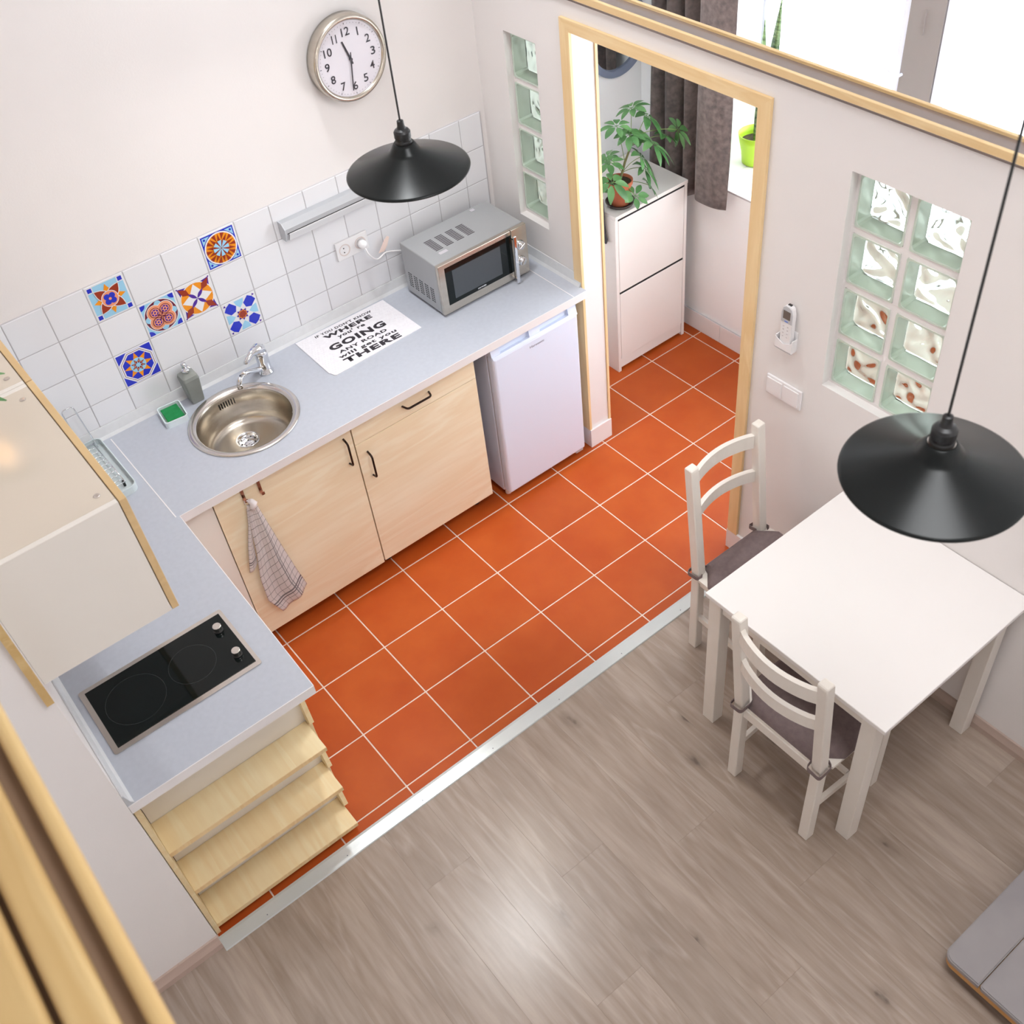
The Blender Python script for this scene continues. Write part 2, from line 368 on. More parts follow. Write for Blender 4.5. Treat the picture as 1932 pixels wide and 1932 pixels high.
# kitchen / hall floor of terracotta tiles: slab of grout with every tile a part
bm = B(XL-.05, .97, -.99, .80, -.06, -.002); box(bm, XR2, .97, -2.75, -.99, -.06, -.002)
floor_k = struct('floor', bm, GROUTF, label='terracotta tiled kitchen and hall floor')
tile_me = {}
def floor_tile(x0, x1, y0, y1):
    g = .0029; w, d = round(x1-x0-2*g, 4), round(y1-y0-2*g, 4)
    if w < .02 or d < .02: return
    if (w, d) not in tile_me:
        tile_me[(w, d)] = mesh_of(B(-w/2, w/2, -d/2, d/2, -.01, 0, .0012, 1), 'tile'); tile_me[(w, d)].materials.append(TERRA)
    o = bpy.data.objects.new('tile', tile_me[(w, d)]); COL.objects.link(o); o.parent = floor_k; o.location = ((x0+x1)/2, (y0+y1)/2, 0)
for i in range(-9, 4):
    for j in range(-3, 4):
        x0, x1, y0, y1 = max(i*.3, XL), min(i*.3+.3, .968), max(-j*.3-.3, -.955), min(-j*.3, .76)
        if x0 < XR and x1 <= XR2: y1 = min(y1, YB)
        if x1 > x0 and y1 > y0: floor_tile(x0, x1, y0, y1)
for i in range(0, 4):
    for j in range(3, 9):
        x0, x1, y0, y1 = max(i*.3, XR2), min(i*.3+.3, .968), max(-j*.3-.3, -2.7), -j*.3
        if j == 3: y1 = -.955
        if x1 > x0: floor_tile(x0, x1, y0, y1)
# grey laminate floor: planks along y
XL, YS = -2.62, -.973
bm_ = B(-4.3, XR, -4.6, -1.0, -.06, -.003)
floor_w = struct('floor', bm_, mat('plank_joint', srgb(110, 92, 78), .8), label='grey oak laminate floor')
pl_me = {}
x = XR; k = 0
while x > -4.2:
    x0 = x-.192; y = -1.003 if x0 > XL-.1 else YS-.002; L = [1.28, .55, .95, .28, 1.1, .72][k % 6]
    while y > -4.5:
        l = L; L = 1.28
        key = round(l, 3)
        if key not in pl_me:
            pl_me[key] = mesh_of(B(-.0959, .0959, -l/2+.0001, l/2-.0001, -.01, 0, .0003, 1), 'plank'); pl_me[key].materials.append(PLANK)
        o = bpy.data.objects.new('plank', pl_me[key]); COL.objects.link(o); o.parent = floor_w; o.location = ((x+x0)/2, y-l/2, 0)
        y -= l
    x = x0; k += 1
# threshold strip, a shallow cove
bm = bmesh.new(); prism(bm, [(-.952, .001), (-.952, .011), (-.962, .012), (-.985, .008), (-1.006, .005), (-1.009, .001)], 'x', XL, XR)
th = struct('trim_1', bm, THRESH, label='pale metal threshold strip between the tiles and the laminate')
for i in range(8):
    bm = bmesh.new(); lathe(bm, disc_prof(.0022, .001), (XL+.17+i*.33, -.992, .0066), 8); obj('screw', bm, GREYP, th)

# walls
def wall(name, bm, m=PAINT, **k): return struct(name, bm, m, **k)
wall_back = wall('wall_back', B(-4.6, XR, YB, YB+.12, 0, TOP), label='white back wall of the kitchen')
wall('wall_left', B(-4.6, XL, YS, YB, 0, TOP), label='white wall at the left end of the kitchen niche')
# partition with doorway and two glass block openings
DY0, DY1, DZ = -.874, .028, 2.0          # doorway
HZ = 2.092
gR = (-1.63, -1.23, 1.106, 1.905)        # y0,y1,z0,z1 right block opening
gL = (.237, .432, 1.100, 1.888)
bm = bmesh.new()
def seg(y0, y1, z0, z1): box(bm, XR, XR2, y0, y1, z0, z1)
seg(-4.4, gR[0], 0, HZ); seg(gR[0], gR[1], 0, gR[2]); seg(gR[0], gR[1], gR[3], HZ); seg(gR[1], DY0, 0, HZ)
seg(DY0, DY1, DZ, HZ); seg(DY1, gL[0], 0, HZ); seg(gL[0], gL[1], 0, gL[2]); seg(gL[0], gL[1], gL[3], HZ); seg(gL[1], YB+.12, 0, HZ)
wall_right = wall('wall_right', bm, label='white partition wall with the doorway and glass blocks')
# mortar and blocks
def wave_pane(y0, y1, z0, z1, x, seed):
    rnd = random.Random(seed); bm = bmesh.new(); n = 30; ph = [rnd.uniform(0, 6) for _ in range(6)]
    def h(u, v): return .0031*(math.sin(10*u+ph[0]+2.6*math.sin(7*v+ph[1]))+math.sin(9*v+ph[2]+2.8*math.sin(7*u+ph[3])))
    g = [[bm.verts.new((x+h(i/n, j/n)*min(1, 8*i/n, 8*(1-i/n), 8*j/n, 8*(1-j/n)), y0+(y1-y0)*i/n, z0+(z1-z0)*j/n)) for j in range(n+1)] for i in range(n+1)]
    for i in range(n):
        for j in range(n): bm.faces.new((g[i][j], g[i+1][j], g[i+1][j+1], g[i][j+1]))
    r = bmesh.ops.extrude_face_region(bm, geom=bm.faces[:])
    for q in r['geom']:
        if isinstance(q, bmesh.types.BMVert): q.co.x = x+.008
    bmesh.ops.recalc_face_normals(bm, faces=bm.faces)
    return bm
mort = bmesh.new()
def block(y0, y1, z0, z1, seed):
    xa, xb = XR+.030, XR2-.004
    bm = bmesh.new(); outer = rrect(y0, y1, z0, z1, .006, 2); inner = rrect(y0+.006, y1-.006, z0+.006, z1-.006, .012, 2)
    # hollow ring: outer wall, inner wall, front and back rims
    def ringv(pts, x): return [bm.verts.new((x, a, b)) for a, b in pts]
    of, ob, jf, jb = ringv(outer, xa), ringv(outer, xb), ringv(inner, xa), ringv(inner, xb); n = len(of)
    for i in range(n):
        k = (i+1) % n
        f = bm.faces.new((of[i], of[k], jf[k], jf[i])); f.material_index = 1
        f = bm.faces.new((ob[i], ob[k], jb[k], jb[i])); f.material_index = 1
        bm.faces.new((jf[i], jf[k], jb[k], jb[i])); bm.faces.new((of[i], of[k], ob[k], ob[i]))
    bmesh.ops.recalc_face_normals(bm, faces=bm.faces)
    bx = obj('glass_block', bm, [GBLOCK, GREDGE], wall_right, loc=((xa+xb)/2, (y0+y1)/2, (z0+z1)/2))
    obj('front_pane', B(xa+.002, xa+.0035, y0+.006, y1-.006, z0+.006, z1-.006), GPANE, bx)
    obj('wavy_pane', wave_pane(y0+.006, y1-.006, z0+.006, z1-.006, xb-.010, seed), GWAVE, bx, smooth=True)
P_, Hb = .1992, .1762
for c in range(2):
    for r in range(4):
        y1 = -1.2424-c*P_; z1 = 1.8919-r*P_; block(y1-Hb, y1, z1-Hb, z1, 10*c+r)
ys = [gR[0], -1.2424-P_-Hb, -1.2424-P_, -1.2424-Hb, -1.2424, gR[1]]
for a, b in ((0, 1), (2, 3), (4, 5)): box(mort, XR+.034, XR2-.002, ys[a], ys[b], gR[2], gR[3])
zs = [gR[2]]+[v for r in (3, 2, 1, 0) for v in (1.8919-r*P_-Hb, 1.8919-r*P_)]+[gR[3]]
for i in range(0, len(zs), 2): box(mort, XR+.0335, XR2-.0025, gR[0], gR[1], zs[i], zs[i+1])
zs = [gL[2]]
for r in (3, 2, 1, 0):
    z1 = 1.872-r*.1935; block(gL[0]+.012, gL[1]-.005, z1-.1735, z1, 40+r); zs += [z1-.1735, z1]
zs.append(gL[3])
for i in range(0, len(zs), 2): box(mort, XR+.0335, XR2-.0025, gL[0], gL[1], zs[i], zs[i+1])
box(mort, XR+.034, XR2-.002, gL[1]-.005, gL[1], gL[2], gL[3]); box(mort, XR+.034, XR2-.002, gL[0], gL[0]+.012, gL[2], gL[3])
obj('block_mortar', mort, PAINT, wall_right)
# slot ledge on top of the partition
struct('trim_2', B(XR-.014, XR-.001, -4.4, YB-.004, 2.106, 2.131, .0015, 1), PINEY, label='pine trim along the top edge of the partition, room side')
struct('trim_3', B(XR2+.001, XR2+.014, -4.4, YB+.1, 2.085, 2.108, .0015, 1), PINEY, label='pine trim along the top edge of the partition, hall side')
struct('trim_4', B(XR-.001, XR2+.001, -4.4, YB-.004, 2.092, 2.098), SLOT, label='taupe recessed ledge between the two pine trims')
# door casing (kitchen side and hall side), mitred
def casing(name, x0, x1, lab, hallside=False):
    t = bmesh.new(); y0, y1, z1 = DY0+.007, DY1-.006, DZ-.012; w = .051; zb = .108
    p1 = [(y1, zb), (y1+w, zb), (y1+w, z1+w-.008), (y1, z1)]; p2 = [(y0, zb), (y0-w, zb), (y0-w, z1+w-.008), (y0, z1)]
    p3 = [(y1+w, z1+w-.008), (y1, z1), (y0, z1), (y0-w, z1+w-.008)]
    base = struct(name, prism(bmesh.new(), p1, 'x', x0, x1), PINE, label=lab)
    obj('casing_jamb', prism(bmesh.new(), p2, 'x', x0, x1), PINE, base); obj('casing_head', prism(bmesh.new(), p3, 'x', x0, x1), PINEY, base)
casing('trim_5', XR-.013, XR-.001, 'pine casing round the doorway, kitchen side')
casing('trim_6', XR2+.001, XR2+.013, 'pine casing round the doorway, hall side')
# skirting
struct('baseboard_1', B(XR-.012, XR2+.012, DY1-.012, DY1-.0005, 0, .108, .001, 1), TILEB, label='white tile skirting on the door jamb')
struct('baseboard_2', B(XR-.012, XR-.0005, DY1, YB, 0, .108, .001, 1), TILEB, label='white tile skirting behind the fridge')
b3 = struct('baseboard_3', B(.957, .968, -2.7, .76, 0, .104), GROUT, label='white tile skirting along the hall wall')
for i in range(12):
    y1 = .76-i*.2987; y0 = max(y1-.2965, -2.7)
    if y1 > -2.69: obj('skirting_tile', B(.9545, .9575, y0, y1, .001, .108, .001, 1), TILEB, b3)
struct('baseboard_right', prism(bmesh.new(), [(XR-.0005, 0), (XR-.016, 0), (XR-.016, .028), (XR-.010, .046), (XR-.007, .058), (XR-.0005, .06)], 'y', -4.3, -1.003) , SKIRT, label='taupe skirting under the table')
bm = bmesh.new(); prism(bm, [(YS-.0005, 0), (YS-.016, 0), (YS-.016, .028), (YS-.010, .048), (YS-.007, .064), (YS-.0005, .066)], 'x', -4.3, XL)
struct('baseboard_left', bm, SKIRTX, label='taupe skirting of the wall beside the shelf unit')
struct('baseboard_4', B(XR-.012, XR-.0005, -1.003, DY0+.012, 0, .108, .001, 1), TILEB, label='white tile skirting right of the doorway')

# hall beyond
HX = .968
wall('wall_hall_back', B(XR2, 1.46, .76, .88, 0, TOP), PAINTH, label='hall wall with the round mirror')
bm = bmesh.new(); WY0, WY1, WZ0, WZ1 = -2.35, .41, .88, 2.30
box(bm, HX, HX+.50, -4.4, WY0, 0, TOP); box(bm, HX, HX+.50, WY1, .76, 0, TOP); box(bm, HX, HX+.50, WY0, WY1, 0, WZ0-.012); box(bm, HX, HX+.50, WY0, WY1, WZ1, TOP)
wall('wall_hall_far', bm, PAINTH, label='outer hall wall with the deep window')
sill = struct('trim_7', B(HX, HX+.5, WY0, WY1, WZ0-.012, WZ0-.003), GROUT, label='white tiled window sill')
for i in range(18):
    y1 = WY1-i*.152; y0 = max(y1-.150, WY0)
    for x0, x1 in ((HX-.002, HX+.146), (HX+.148, HX+.296), (HX+.298, HX+.44)): obj('tile', B(x0, x1, y0, y1, WZ0-.004, WZ0, .001, 1), TILEB, sill)
# window frames
bm = B(1.40, 1.45, -.52, -.36, WZ0, WZ1)
wn = struct('window_1', bm, WINFR, label='tall hall window, grey mullion between two bright panes')
for y0, y1, m_ in ((-.585, -.525, WINW), (-.358, -.33, WINW), (.345, WY1, WINW), (WY0, WY0+.05, WINW)):
    obj('frame_stile', B(1.405, 1.44, y0, y1, WZ0, WZ1), m_, wn)
obj('frame_rail', B(1.405, 1.44, -.33, .345, WZ0, WZ0+.05), WINW, wn); obj('frame_rail', B(1.405, 1.44, WY0+.05, -.585, WZ0, WZ0+.05), WINW, wn)
obj('frame_rail', B(1.405, 1.44, WY0, WY1, WZ1-.05, WZ1), WINW, wn)
obj('pane', B(1.42, 1.424, -.33, .345, WZ0+.05, WZ1-.05), PANE, wn); obj('pane', B(1.42, 1.424, WY0+.05, -.585, WZ0+.05, WZ1-.05), PANE, wn)
bm = bmesh.new(); tube(bm, round_path([(1.40, -.37, 1.44), (1.375, -.37, 1.44), (1.375, -.30, 1.46)], .01), .007); obj('window_handle', bm, WINW, wn)
obj('hinge', B(1.394, 1.40, -.44, -.435, 1.62, 1.72), WINFR, wn)

# backsplash: grouted bed with every tile a part of the back wall
TY = .611; TW = .15126; TX = -2.1632; TZ = 1.5186
obj('tile_bed', B(XL, -.083, TY+.0012, YB, .88, TZ-.001), GROUT, wall_back)
def deco(kind, cx, cz, s):
    """printed pattern built as thin flat colour pieces; s = half size"""
    LB, DB, OR, BR, PU, SA, WH, MA = srgb(160, 212, 240), srgb(42, 56, 200), srgb(246, 154, 34), srgb(158, 56, 32), srgb(82, 44, 156), srgb(244, 160, 120), srgb(240, 238, 240), srgb(112, 32, 60)
    cols = [LB, DB, OR, BR, PU, SA, WH, MA]; ms = [mat('print_colour_%d' % i, c, .25) for i, c in enumerate(cols)]
    bm = bmesh.new(); st = [0]
    def poly(pts, mi):
        st[0] += 1; vs = [bm.verts.new((cx+a*s, TY-.0012-.00012*st[0], cz+b*s)) for a, b in pts]; f = bm.faces.new(vs); f.material_index = mi
    def circ(x, z, r, mi, n=28): poly([(x+r*math.cos(2*PI*i/n), z+r*math.sin(2*PI*i/n)) for i in range(n)], mi)
    def star(n, r1, r2, mi, a0=0, x=0, z=0): poly([(x+(r1 if i % 2 == 0 else r2)*math.cos(a0+PI*i/n), z+(r1 if i % 2 == 0 else r2)*math.sin(a0+PI*i/n)) for i in range(2*n)], mi)
    def rp(pts, a): return [(x*math.cos(a)-y*math.sin(a), x*math.sin(a)+y*math.cos(a)) for x, y in pts]
    def petal(L0, L1, w, a, mi): poly(rp([(L0+(L1-L0)*t, w*math.sin(PI*t)) for t in [i/8 for i in range(9)]]+[(L0+(L1-L0)*t, -w*math.sin(PI*t)) for t in [i/8 for i in range(7, 0, -1)]], a), mi)
    sq = [(-1, -1), (1, -1), (1, 1), (-1, 1)]
    D = [PI/4+k*PI/2 for k in range(4)]; A4 = [k*PI/2 for k in range(4)]
    if kind == 0:
        poly(sq, 6); poly([(a*.97, b*.97) for a, b in sq], 0)
        for sx in (-1, 1):
            for sz in (-1, 1):
                poly([(sx*.66, sz*.66), (sx, sz*.66), (sx, sz), (sx*.66, sz)], 6); poly([(sx*.71, sz*.71), (sx*.95, sz*.71), (sx*.95, sz*.95), (sx*.71, sz*.95)], 1)
        for a in A4: poly(rp([(.3, -.28), (.88, 0), (.3, .28)], a), 2)
        for a in D: petal(-.2, .98, .31, a, 6); 
        for a in D: petal(-.2, .93, .27, a, 3)
        circ(0, 0, .47, 6); circ(0, 0, .44, 5)
        for a in D: circ(.2*math.cos(a), .2*math.sin(a), .17, 1, 16)
        circ(0, 0, .08, 5, 12)
    elif kind == 1:
        poly(sq, 6); poly([(a*.97, b*.97) for a, b in sq], 0)
        for sx in (-1, 1):
            for sz in (-1, 1): poly([(sx*.97, sz*.97)]+[(sx*(.97-.3*math.cos(t)), sz*(.97-.3*math.sin(t))) for t in [PI/2*i/6 for i in range(7)]], 1)
        circ(0, 0, .98, 6); circ(0, 0, .93, 7)
        for a in A4: circ(.72*math.cos(a), .72*math.sin(a), .2, 0, 14)
        for a in D: circ(.42*math.cos(a), .42*math.sin(a), .46, 6)
        for a in D: circ(.42*math.cos(a), .42*math.sin(a), .43, 5)
        circ(0, 0, .3, 5)
        for a in D:
            circ(.42*math.cos(a), .42*math.sin(a), .3, 7); circ(.42*math.cos(a), .42*math.sin(a), .26, 5); circ(.42*math.cos(a), .42*math.sin(a), .21, 4)
            star(6, .2, .1, 5, 0, .42*math.cos(a), .42*math.sin(a)); circ(.42*math.cos(a), .42*math.sin(a), .06, 4, 10)
            petal(0, .3, .05, a+.25, 7)
    elif kind == 2:
        poly(sq, 6)
        for a in D: poly(rp([(.9, 0), (1.38, -.04), (1.38, .04)], a), 4); poly(rp([(.75, -.42), (1.34, 0), (.75, .42)], a), 4)
        circ(0, 0, .98, 6); circ(0, 0, .93, 2)
        for a in D: poly(rp([(.5, 0), (.85, -.2), (1.3, 0), (.85, .2)], a), 3)
        for a in A4: poly(rp([(0, 0), (.42, -.3), (.9, 0), (.42, .3)], a), 6)
        for k in range(8):
            if k % 2 == 0: continue
            petal(0, .62, .1, k*PI/4, 4)
    elif kind == 3:
        poly(sq, 6); poly([(a*.97, b*.97) for a, b in sq], 1)
        for sx in (-1, 1):
            for sz in (-1, 1):
                poly([(sx*.9, sz*.9), (sx*.9, sz*.45), (sx*.62, sz*.78)], 0); poly([(sx*.9, sz*.9), (sx*.45, sz*.9), (sx*.78, sz*.62)], 0); circ(sx*.78, sz*.78, .07, 1, 8)
        circ(0, 0, .95, 6); circ(0, 0, .87, 2)
        for k in range(20): a = 2*PI*k/20; poly(rp([(.45, -.09), (.86, -.02), (.45, .09)], a) if k % 2 else rp([(.45, 0), (.86, -.13), (.86, .1)], a), 3)
        circ(0, 0, .45, 3)
        for k in range(8): poly(rp([(0, 0), (.45, -.12), (.45, .12)], 2*PI*k/8), 0)
        circ(0, 0, .04, 3, 8)
    elif kind == 4:
        poly(sq, 6)
        for a in A4: poly(rp([(.44, 0), (.68, -.22), (.96, -.30), (.96, .30), (.68, .22)], a), 0)
        for a in D: poly(rp([(.46, 0), (.62, -.30), (1.10, -.30), (1.16, 0), (1.10, .30), (.62, .30)], a), 1)
        for a in D: poly(rp([(1.18, 0), (1.32, -.08), (1.32, .08)], a), 4)
        star(8, .40, .26, 4); star(8, .30, .24, 2, PI/8); star(8, .26, .2, 3, PI/8)
    else:
        poly(sq, 1)
        o8 = lambda r: [(r*math.cos(PI/8+k*PI/4), r*math.sin(PI/8+k*PI/4)) for k in range(8)]
        poly(o8(1.07), 6); poly(o8(.98), 7); poly(o8(.95), 6); poly(o8(.88), 1)
        star(8, .82, .42, 2, 0); circ(0, 0, .45, 0); star(8, .42, .22, 7, PI/8); star(8, .33, .18, 5, PI/8); star(8, .27, .15, 7, PI/8); star(8, .2, .11, 0, 0)
    return bm, ms
DECO = {(2, 0): (0, 'decorated tile, orange and rust four-point star on light blue'), (3, 1): (1, 'decorated tile, four pink lobes in a maroon circle'),
        (4, 1): (2, 'decorated tile, orange circle with white petals and purple corners'), (5, 0): (3, 'decorated tile, orange and brown sunburst in a blue border'),
        (5, 2): (4, 'decorated tile, white star between blue shapes with a rust centre'), (2, 2): (5, 'decorated tile, orange eight-point star in an octagon')}
wt_me = {}
for k in range(-4, 14):
    for r in range(4):
        x0, x1 = max(TX+k*TW, XL), min(TX+(k+1)*TW, -.087); z1 = TZ-r*TW; z0 = z1-TW
        w = round(x1-x0-.0034, 4)
        if w < .01: continue
        if w not in wt_me:
            wt_me[w] = mesh_of(B(-w/2, w/2, 0, .004, -TW/2+.0017, TW/2-.0017, .0012, 1), 'tile'); wt_me[w].materials.append(TILEW)
        o = bpy.data.objects.new('tile', wt_me[w]); COL.objects.link(o); o.parent = wall_back; c = ((x0+x1)/2, TY-.001, (z0+z1)/2); o.location = c; WM[o.name] = Matrix.Translation(c)
        if (k, r) in DECO:
            kd, lb = DECO[(k, r)]; o['label'] = lb; b_, ms = deco(kd, c[0], c[2], TW/2-.006); obj('printed_pattern', b_, ms, o)

# ================================================================ WORKTOP AND KITCHEN UNITS
ZC = .917; ZU = ZC-.036
SKC = (-1.558, .305)
wt = root('worktop', 'L-shaped pale grey worktop with a white front edge holding sink and hob', 'worktop', (-1.0, .3, ZU))
XE = -.071
bm = bmesh.new()
outer = [(XL+.001, YS+.007), (-2.009, YS+.007), (-1.989, -.005), (XE, -.005), (XE, TY-.002), (XL+.001, TY-.002)]
def loop_edges(pts, z):
    vs = [bm.verts.new((x, y, z)) for x, y in pts]; return vs, [bm.edges.new((vs[i], vs[(i+1) % len(vs)])) for i in range(len(vs))]
hole = [(SKC[0]+.2*math.cos(2*PI*i/48), SKC[1]+.2*math.sin(2*PI*i/48)) for i in range(48)]
vo, eo = loop_edges(outer, ZC); vh, eh = loop_edges(hole, ZC)
r = bmesh.ops.triangle_fill(bm, edges=eo+eh, use_beauty=True)
r2 = bmesh.ops.extrude_face_region(bm, geom=[f for f in bm.faces])
for g in r2['geom']:
    if isinstance(g, bmesh.types.BMVert): g.co.z = ZU
bmesh.ops.recalc_face_normals(bm, faces=bm.faces)
obj('top', bm, GREYTOP, wt)
bm = bmesh.new()
def edge(pts):
    for a, b in zip(pts, pts[1:]):
        a, b = Vector((*a, 0)), Vector((*b, 0)); d = (b-a).normalized(); n = Vector((d.y, -d.x, 0)); q = [a, b, b+n*.0022, a+n*.0022]
        prism(bm, [(v.x, v.y) for v in q], 'z', ZU-.0004, ZC+.0004)
edge([(XL+.001, YS+.007), (-2.009, YS+.007), (-1.989, -.005), (XE, -.005)])
obj('edge_band', bm, EDGEW, wt)
bm = B(-2.003, -1.999, -.002, .575, ZC, ZC+.0008); obj('joint_strip', bm, EDGEW, wt)
bm = B(-.141, -.138, -.004, .31, ZC, ZC+.0006); obj('joint_strip', bm, EDGEW, wt)
# upstand profile strips
us = root('worktop_upstand', 'pale grey sloped upstand strip round the back edges of the worktop', 'upstand', (-1.3, .6, ZC))
pr_ = lambda b, s: [(b, ZC), (b+s*.021, ZC), (b+s*.013, ZC+.012), (b+s*.004, ZC+.048), (b, ZC+.048)]
obj('upstand_strip', prism(bmesh.new(), pr_(TY-.003, -1), 'x', XL+.004, XR-.004), GREYSTRIP, us)
obj('upstand_strip', prism(bmesh.new(), pr_(XL+.001, 1), 'y', YS+.012, TY-.01), GREYSTRIP, us)
obj('upstand_strip', prism(bmesh.new(), [(a+(-.001), b) for a, b in pr_(XR-.001, -1)], 'y', .034, TY-.01), GREYSTRIP, us)
obj('end_cap', prism(bmesh.new(), pr_(XL+.0005, 1.06), 'y', YS+.008, YS+.012), PLASTG, us)
obj('end_cap', prism(bmesh.new(), [(a-.001, b) for a, b in pr_(XR-.0005, -1.06)], 'y', .030, .034), PLASTG, us)

def handle(parent, a, b):
    """D-handle from a to b on a front facing -y at y=.03"""
    bm = bmesh.new(); o = Vector((0, -.031, 0)); a, b = Vector(a), Vector(b)
    tube(bm, round_path([a, a+o+(b-a)*.06, b+o-(b-a)*.06, b], .012), .0045, 8)
    return obj('handle', bm, BRONZE, parent, smooth=True)
def base_cab(name, x0, x1, label, drawer, zb):
    c = root(name, label, 'cabinet', ((x0+x1)/2, .3, 0))
    bm = bmesh.new(); x0_, x1_ = x0+.002, x1-.002
    box(bm, x0_, x0_+.016, .051, .58, .085, ZU-.001); box(bm, x1_-.016, x1_, .051, .58, .085, ZU-.001)
    box(bm, x0_+.016, x1_-.016, .051, .58, .085, .101); box(bm, x0_+.016, x1_-.016, .565, .58, .101, ZU-.001)
    obj('carcass', bm, WHITEC, c)
    if drawer:
        d = obj('drawer', B(x0+.0015, x1-.0015, .03, .049, .7625, .874, .001, 1), ASH, c); handle(d, (-1.018, .031, .822), (-.888, .031, .822))
        d = obj('door', B(x0+.0015, x1-.0015, .03, .049, zb, .7595, .001, 1), ASH, c); handle(d, (-1.211, .031, .703), (-1.211, .031, .574))
    else:
        d = obj('door', B(x0+.0015, x1-.0015, .03, .049, zb, .874, .001, 1), ASH, c); handle(d, (-1.297, .031, .823), (-1.297, .031, .694))
    for x in (x0+.05, x1-.05):
        for y in (.12, .53):
            bm = bmesh.new(); lathe(bm, [(0, 0), (.024, 0), (.024, .012), (.014, .02), (.014, .085), (0, .085)], (x, y, 0), 12); obj('leg', bm, BLACKP, c)
    return c
base_cab('base_cabinet', -1.860, -1.259, 'pale ash base cabinet under the sink with one full-height door', False, .078)
base_cab('base_cabinet', -1.257, -.656, 'pale ash base cabinet with a top drawer beside the white fridge', True, .084)
single('filler_panel', B(-2.028, -1.862, .034, .048, .082, ZU-.002), WHITEC, 'cream filler panel in the corner left of the sink cabinet', 'panel', (-1.94, .04, 0))
lc = root('corner_cabinet', 'white base cabinet under the left leg of the worktop', 'cabinet', (-2.3, -.3, 0))
obj('carcass', B(XL+.004, -2.05, -.60, .56, .085, ZU-.001), WHITEC, lc); obj('front_panel', B(-2.048, -2.031, -.755, .030, .082, ZU-.003), WHITEC, lc)
for y in (-.5, .3):
    for x in (-2.5, -2.12):
        bm = bmesh.new(); lathe(bm, disc_prof(.018, .085), (x, y, 0), 12); obj('leg', bm, BLACKP, lc)
# open shelf unit at the end of the worktop
su = root('shelf_unit', 'open birch shelf unit with three shelves at the end of the worktop', 'shelf', (-2.32, -.85, 0))
bm = bmesh.new(); obj('back_panel', B(XL+.02, -2.03, -.792, -.780, .02, ZU-.002), WHITEC, su)
obj('side_panel', B(XL+.002, XL+.018, -.935, -.774, .0, ZU-.002, .001, 1), SHELFW, su)
bm = bmesh.new(); prism(bm, [(-.760, 0), (-.760, ZU-.002), (-.80, ZU-.002), (-.83, .57), (-.80, .54), (-.80, .47), (-.84, .31), (-.80, .28), (-.80, .22), (-.85, .06), (-.80, 0)], 'x', -2.030, -2.014); obj('side_panel', bm, SHELFW, su)
for z, xe in ((.553, -2.032), (.297, -2.030), (.045, -2.028)):
    s_ = obj('shelf', B(XL+.0185, xe, -.928, -.7925, z-.018, z, .0008, 1), SHELFW, su)
    obj('edge_strip', B(XL+.0185, xe, -.9300, -.9278, z-.0185, z+.0005), PINE, s_)
# hob
hb = root('hob', 'two-ring black glass hob with steel frame set across the worktop', 'hob', (-2.33, -.64, ZC))
bm = bmesh.new(); prism(bm, rrect(-2.577, -2.083, -.785, -.497, .008, 3), 'z', ZC+.0006, ZC+.004); obj('frame', bm, STEELS, hb)
obj('glass_plate', B(-2.560, -2.096, -.766, -.514, ZC+.0042, ZC+.0062), BLACKG, hb)
RING = mat('faint_ring_print', (.035, .04, .04), .2)
for x, r in ((-2.445, .092), (-2.253, .074)):
    bm = bmesh.new(); lathe(bm, [(r, 0), (r+.0012, 0), (r+.0012, .0003), (r, .0003)], (x, -.642, ZC+.0063), 48, close=True); obj('cooking_ring', bm, RING, hb)
for y in (-.578, -.706):
    bm = bmesh.new(); lathe(bm, [(0, 0), (.0125, 0), (.0125, .013), (.0140, .014), (.0140, .022), (.0128, .0235), (0, .0235)], (-2.128, y, ZC+.0063), 24)
    kn = obj('knob', bm, STEELS, hb, smooth=False); bm = bmesh.new(); lathe(bm, disc_prof(.0160, .003), (-2.128, y, ZC+.0063), 24); obj('collar', bm, BLACKP, kn)
# sink
sk = root('sink', 'round stainless steel sink bowl let into the worktop', 'sink', (SKC[0], SKC[1], ZC))
sc = (SKC[0], SKC[1], ZC)
bm = bmesh.new(); lathe(bm, [(.219, .0002), (.2195, .003), (.216, .006), (.205, .0065), (.194, .004), (.188, -.002), (.186, .0002-.004), (.192, -.0005), (.21, .0002)], sc, 64, close=True)
obj('rim', bm, STEELS, sk, smooth=True)
dc = (-1.553, .368)
bm = bmesh.new(); n = 64; rings = []
prof = [(.188, -.003, 0), (.183, -.012, 0), (.180, -.06, 0), (.176, -.10, .05), (.165, -.125, .15), (.145, -.138, .3), (.11, -.144, .6), (.06, -.148, 1.0), (.047, -.150, 1.0)]
for r_, z, t in prof:
    cx, cy = SKC[0]+(dc[0]-SKC[0])*t, SKC[1]+(dc[1]-SKC[1])*t
    rings.append([bm.verts.new((cx+r_*math.cos(2*PI*i/n), cy+r_*math.sin(2*PI*i/n), ZC+z)) for i in range(n)])
for A_, B_ in zip(rings, rings[1:]):
    for i in range(n): bm.faces.new((A_[i], B_[i], B_[(i+1) % n], A_[(i+1) % n]))
bmesh.ops.recalc_face_normals(bm, faces=bm.faces)
bw = obj('bowl', bm, STEEL, sk, smooth=True)
bm = bmesh.new(); lathe(bm, [(.049, 0), (.046, .002), (.042, -.001), (.038, -.006), (.036, -.012), (.022, -.010), (.018, -.006), (.0, -.006)], (dc[0], dc[1], ZC-.149), 40)
dr = obj('drain', bm, CHROME, sk, smooth=True)
bm = bmesh.new()
for k in range(8): a = 2*PI*k/8; lathe(bm, disc_prof(.0035, .0006), (dc[0]+.029*math.cos(a), dc[1]+.029*math.sin(a), ZC-.1598), 8)
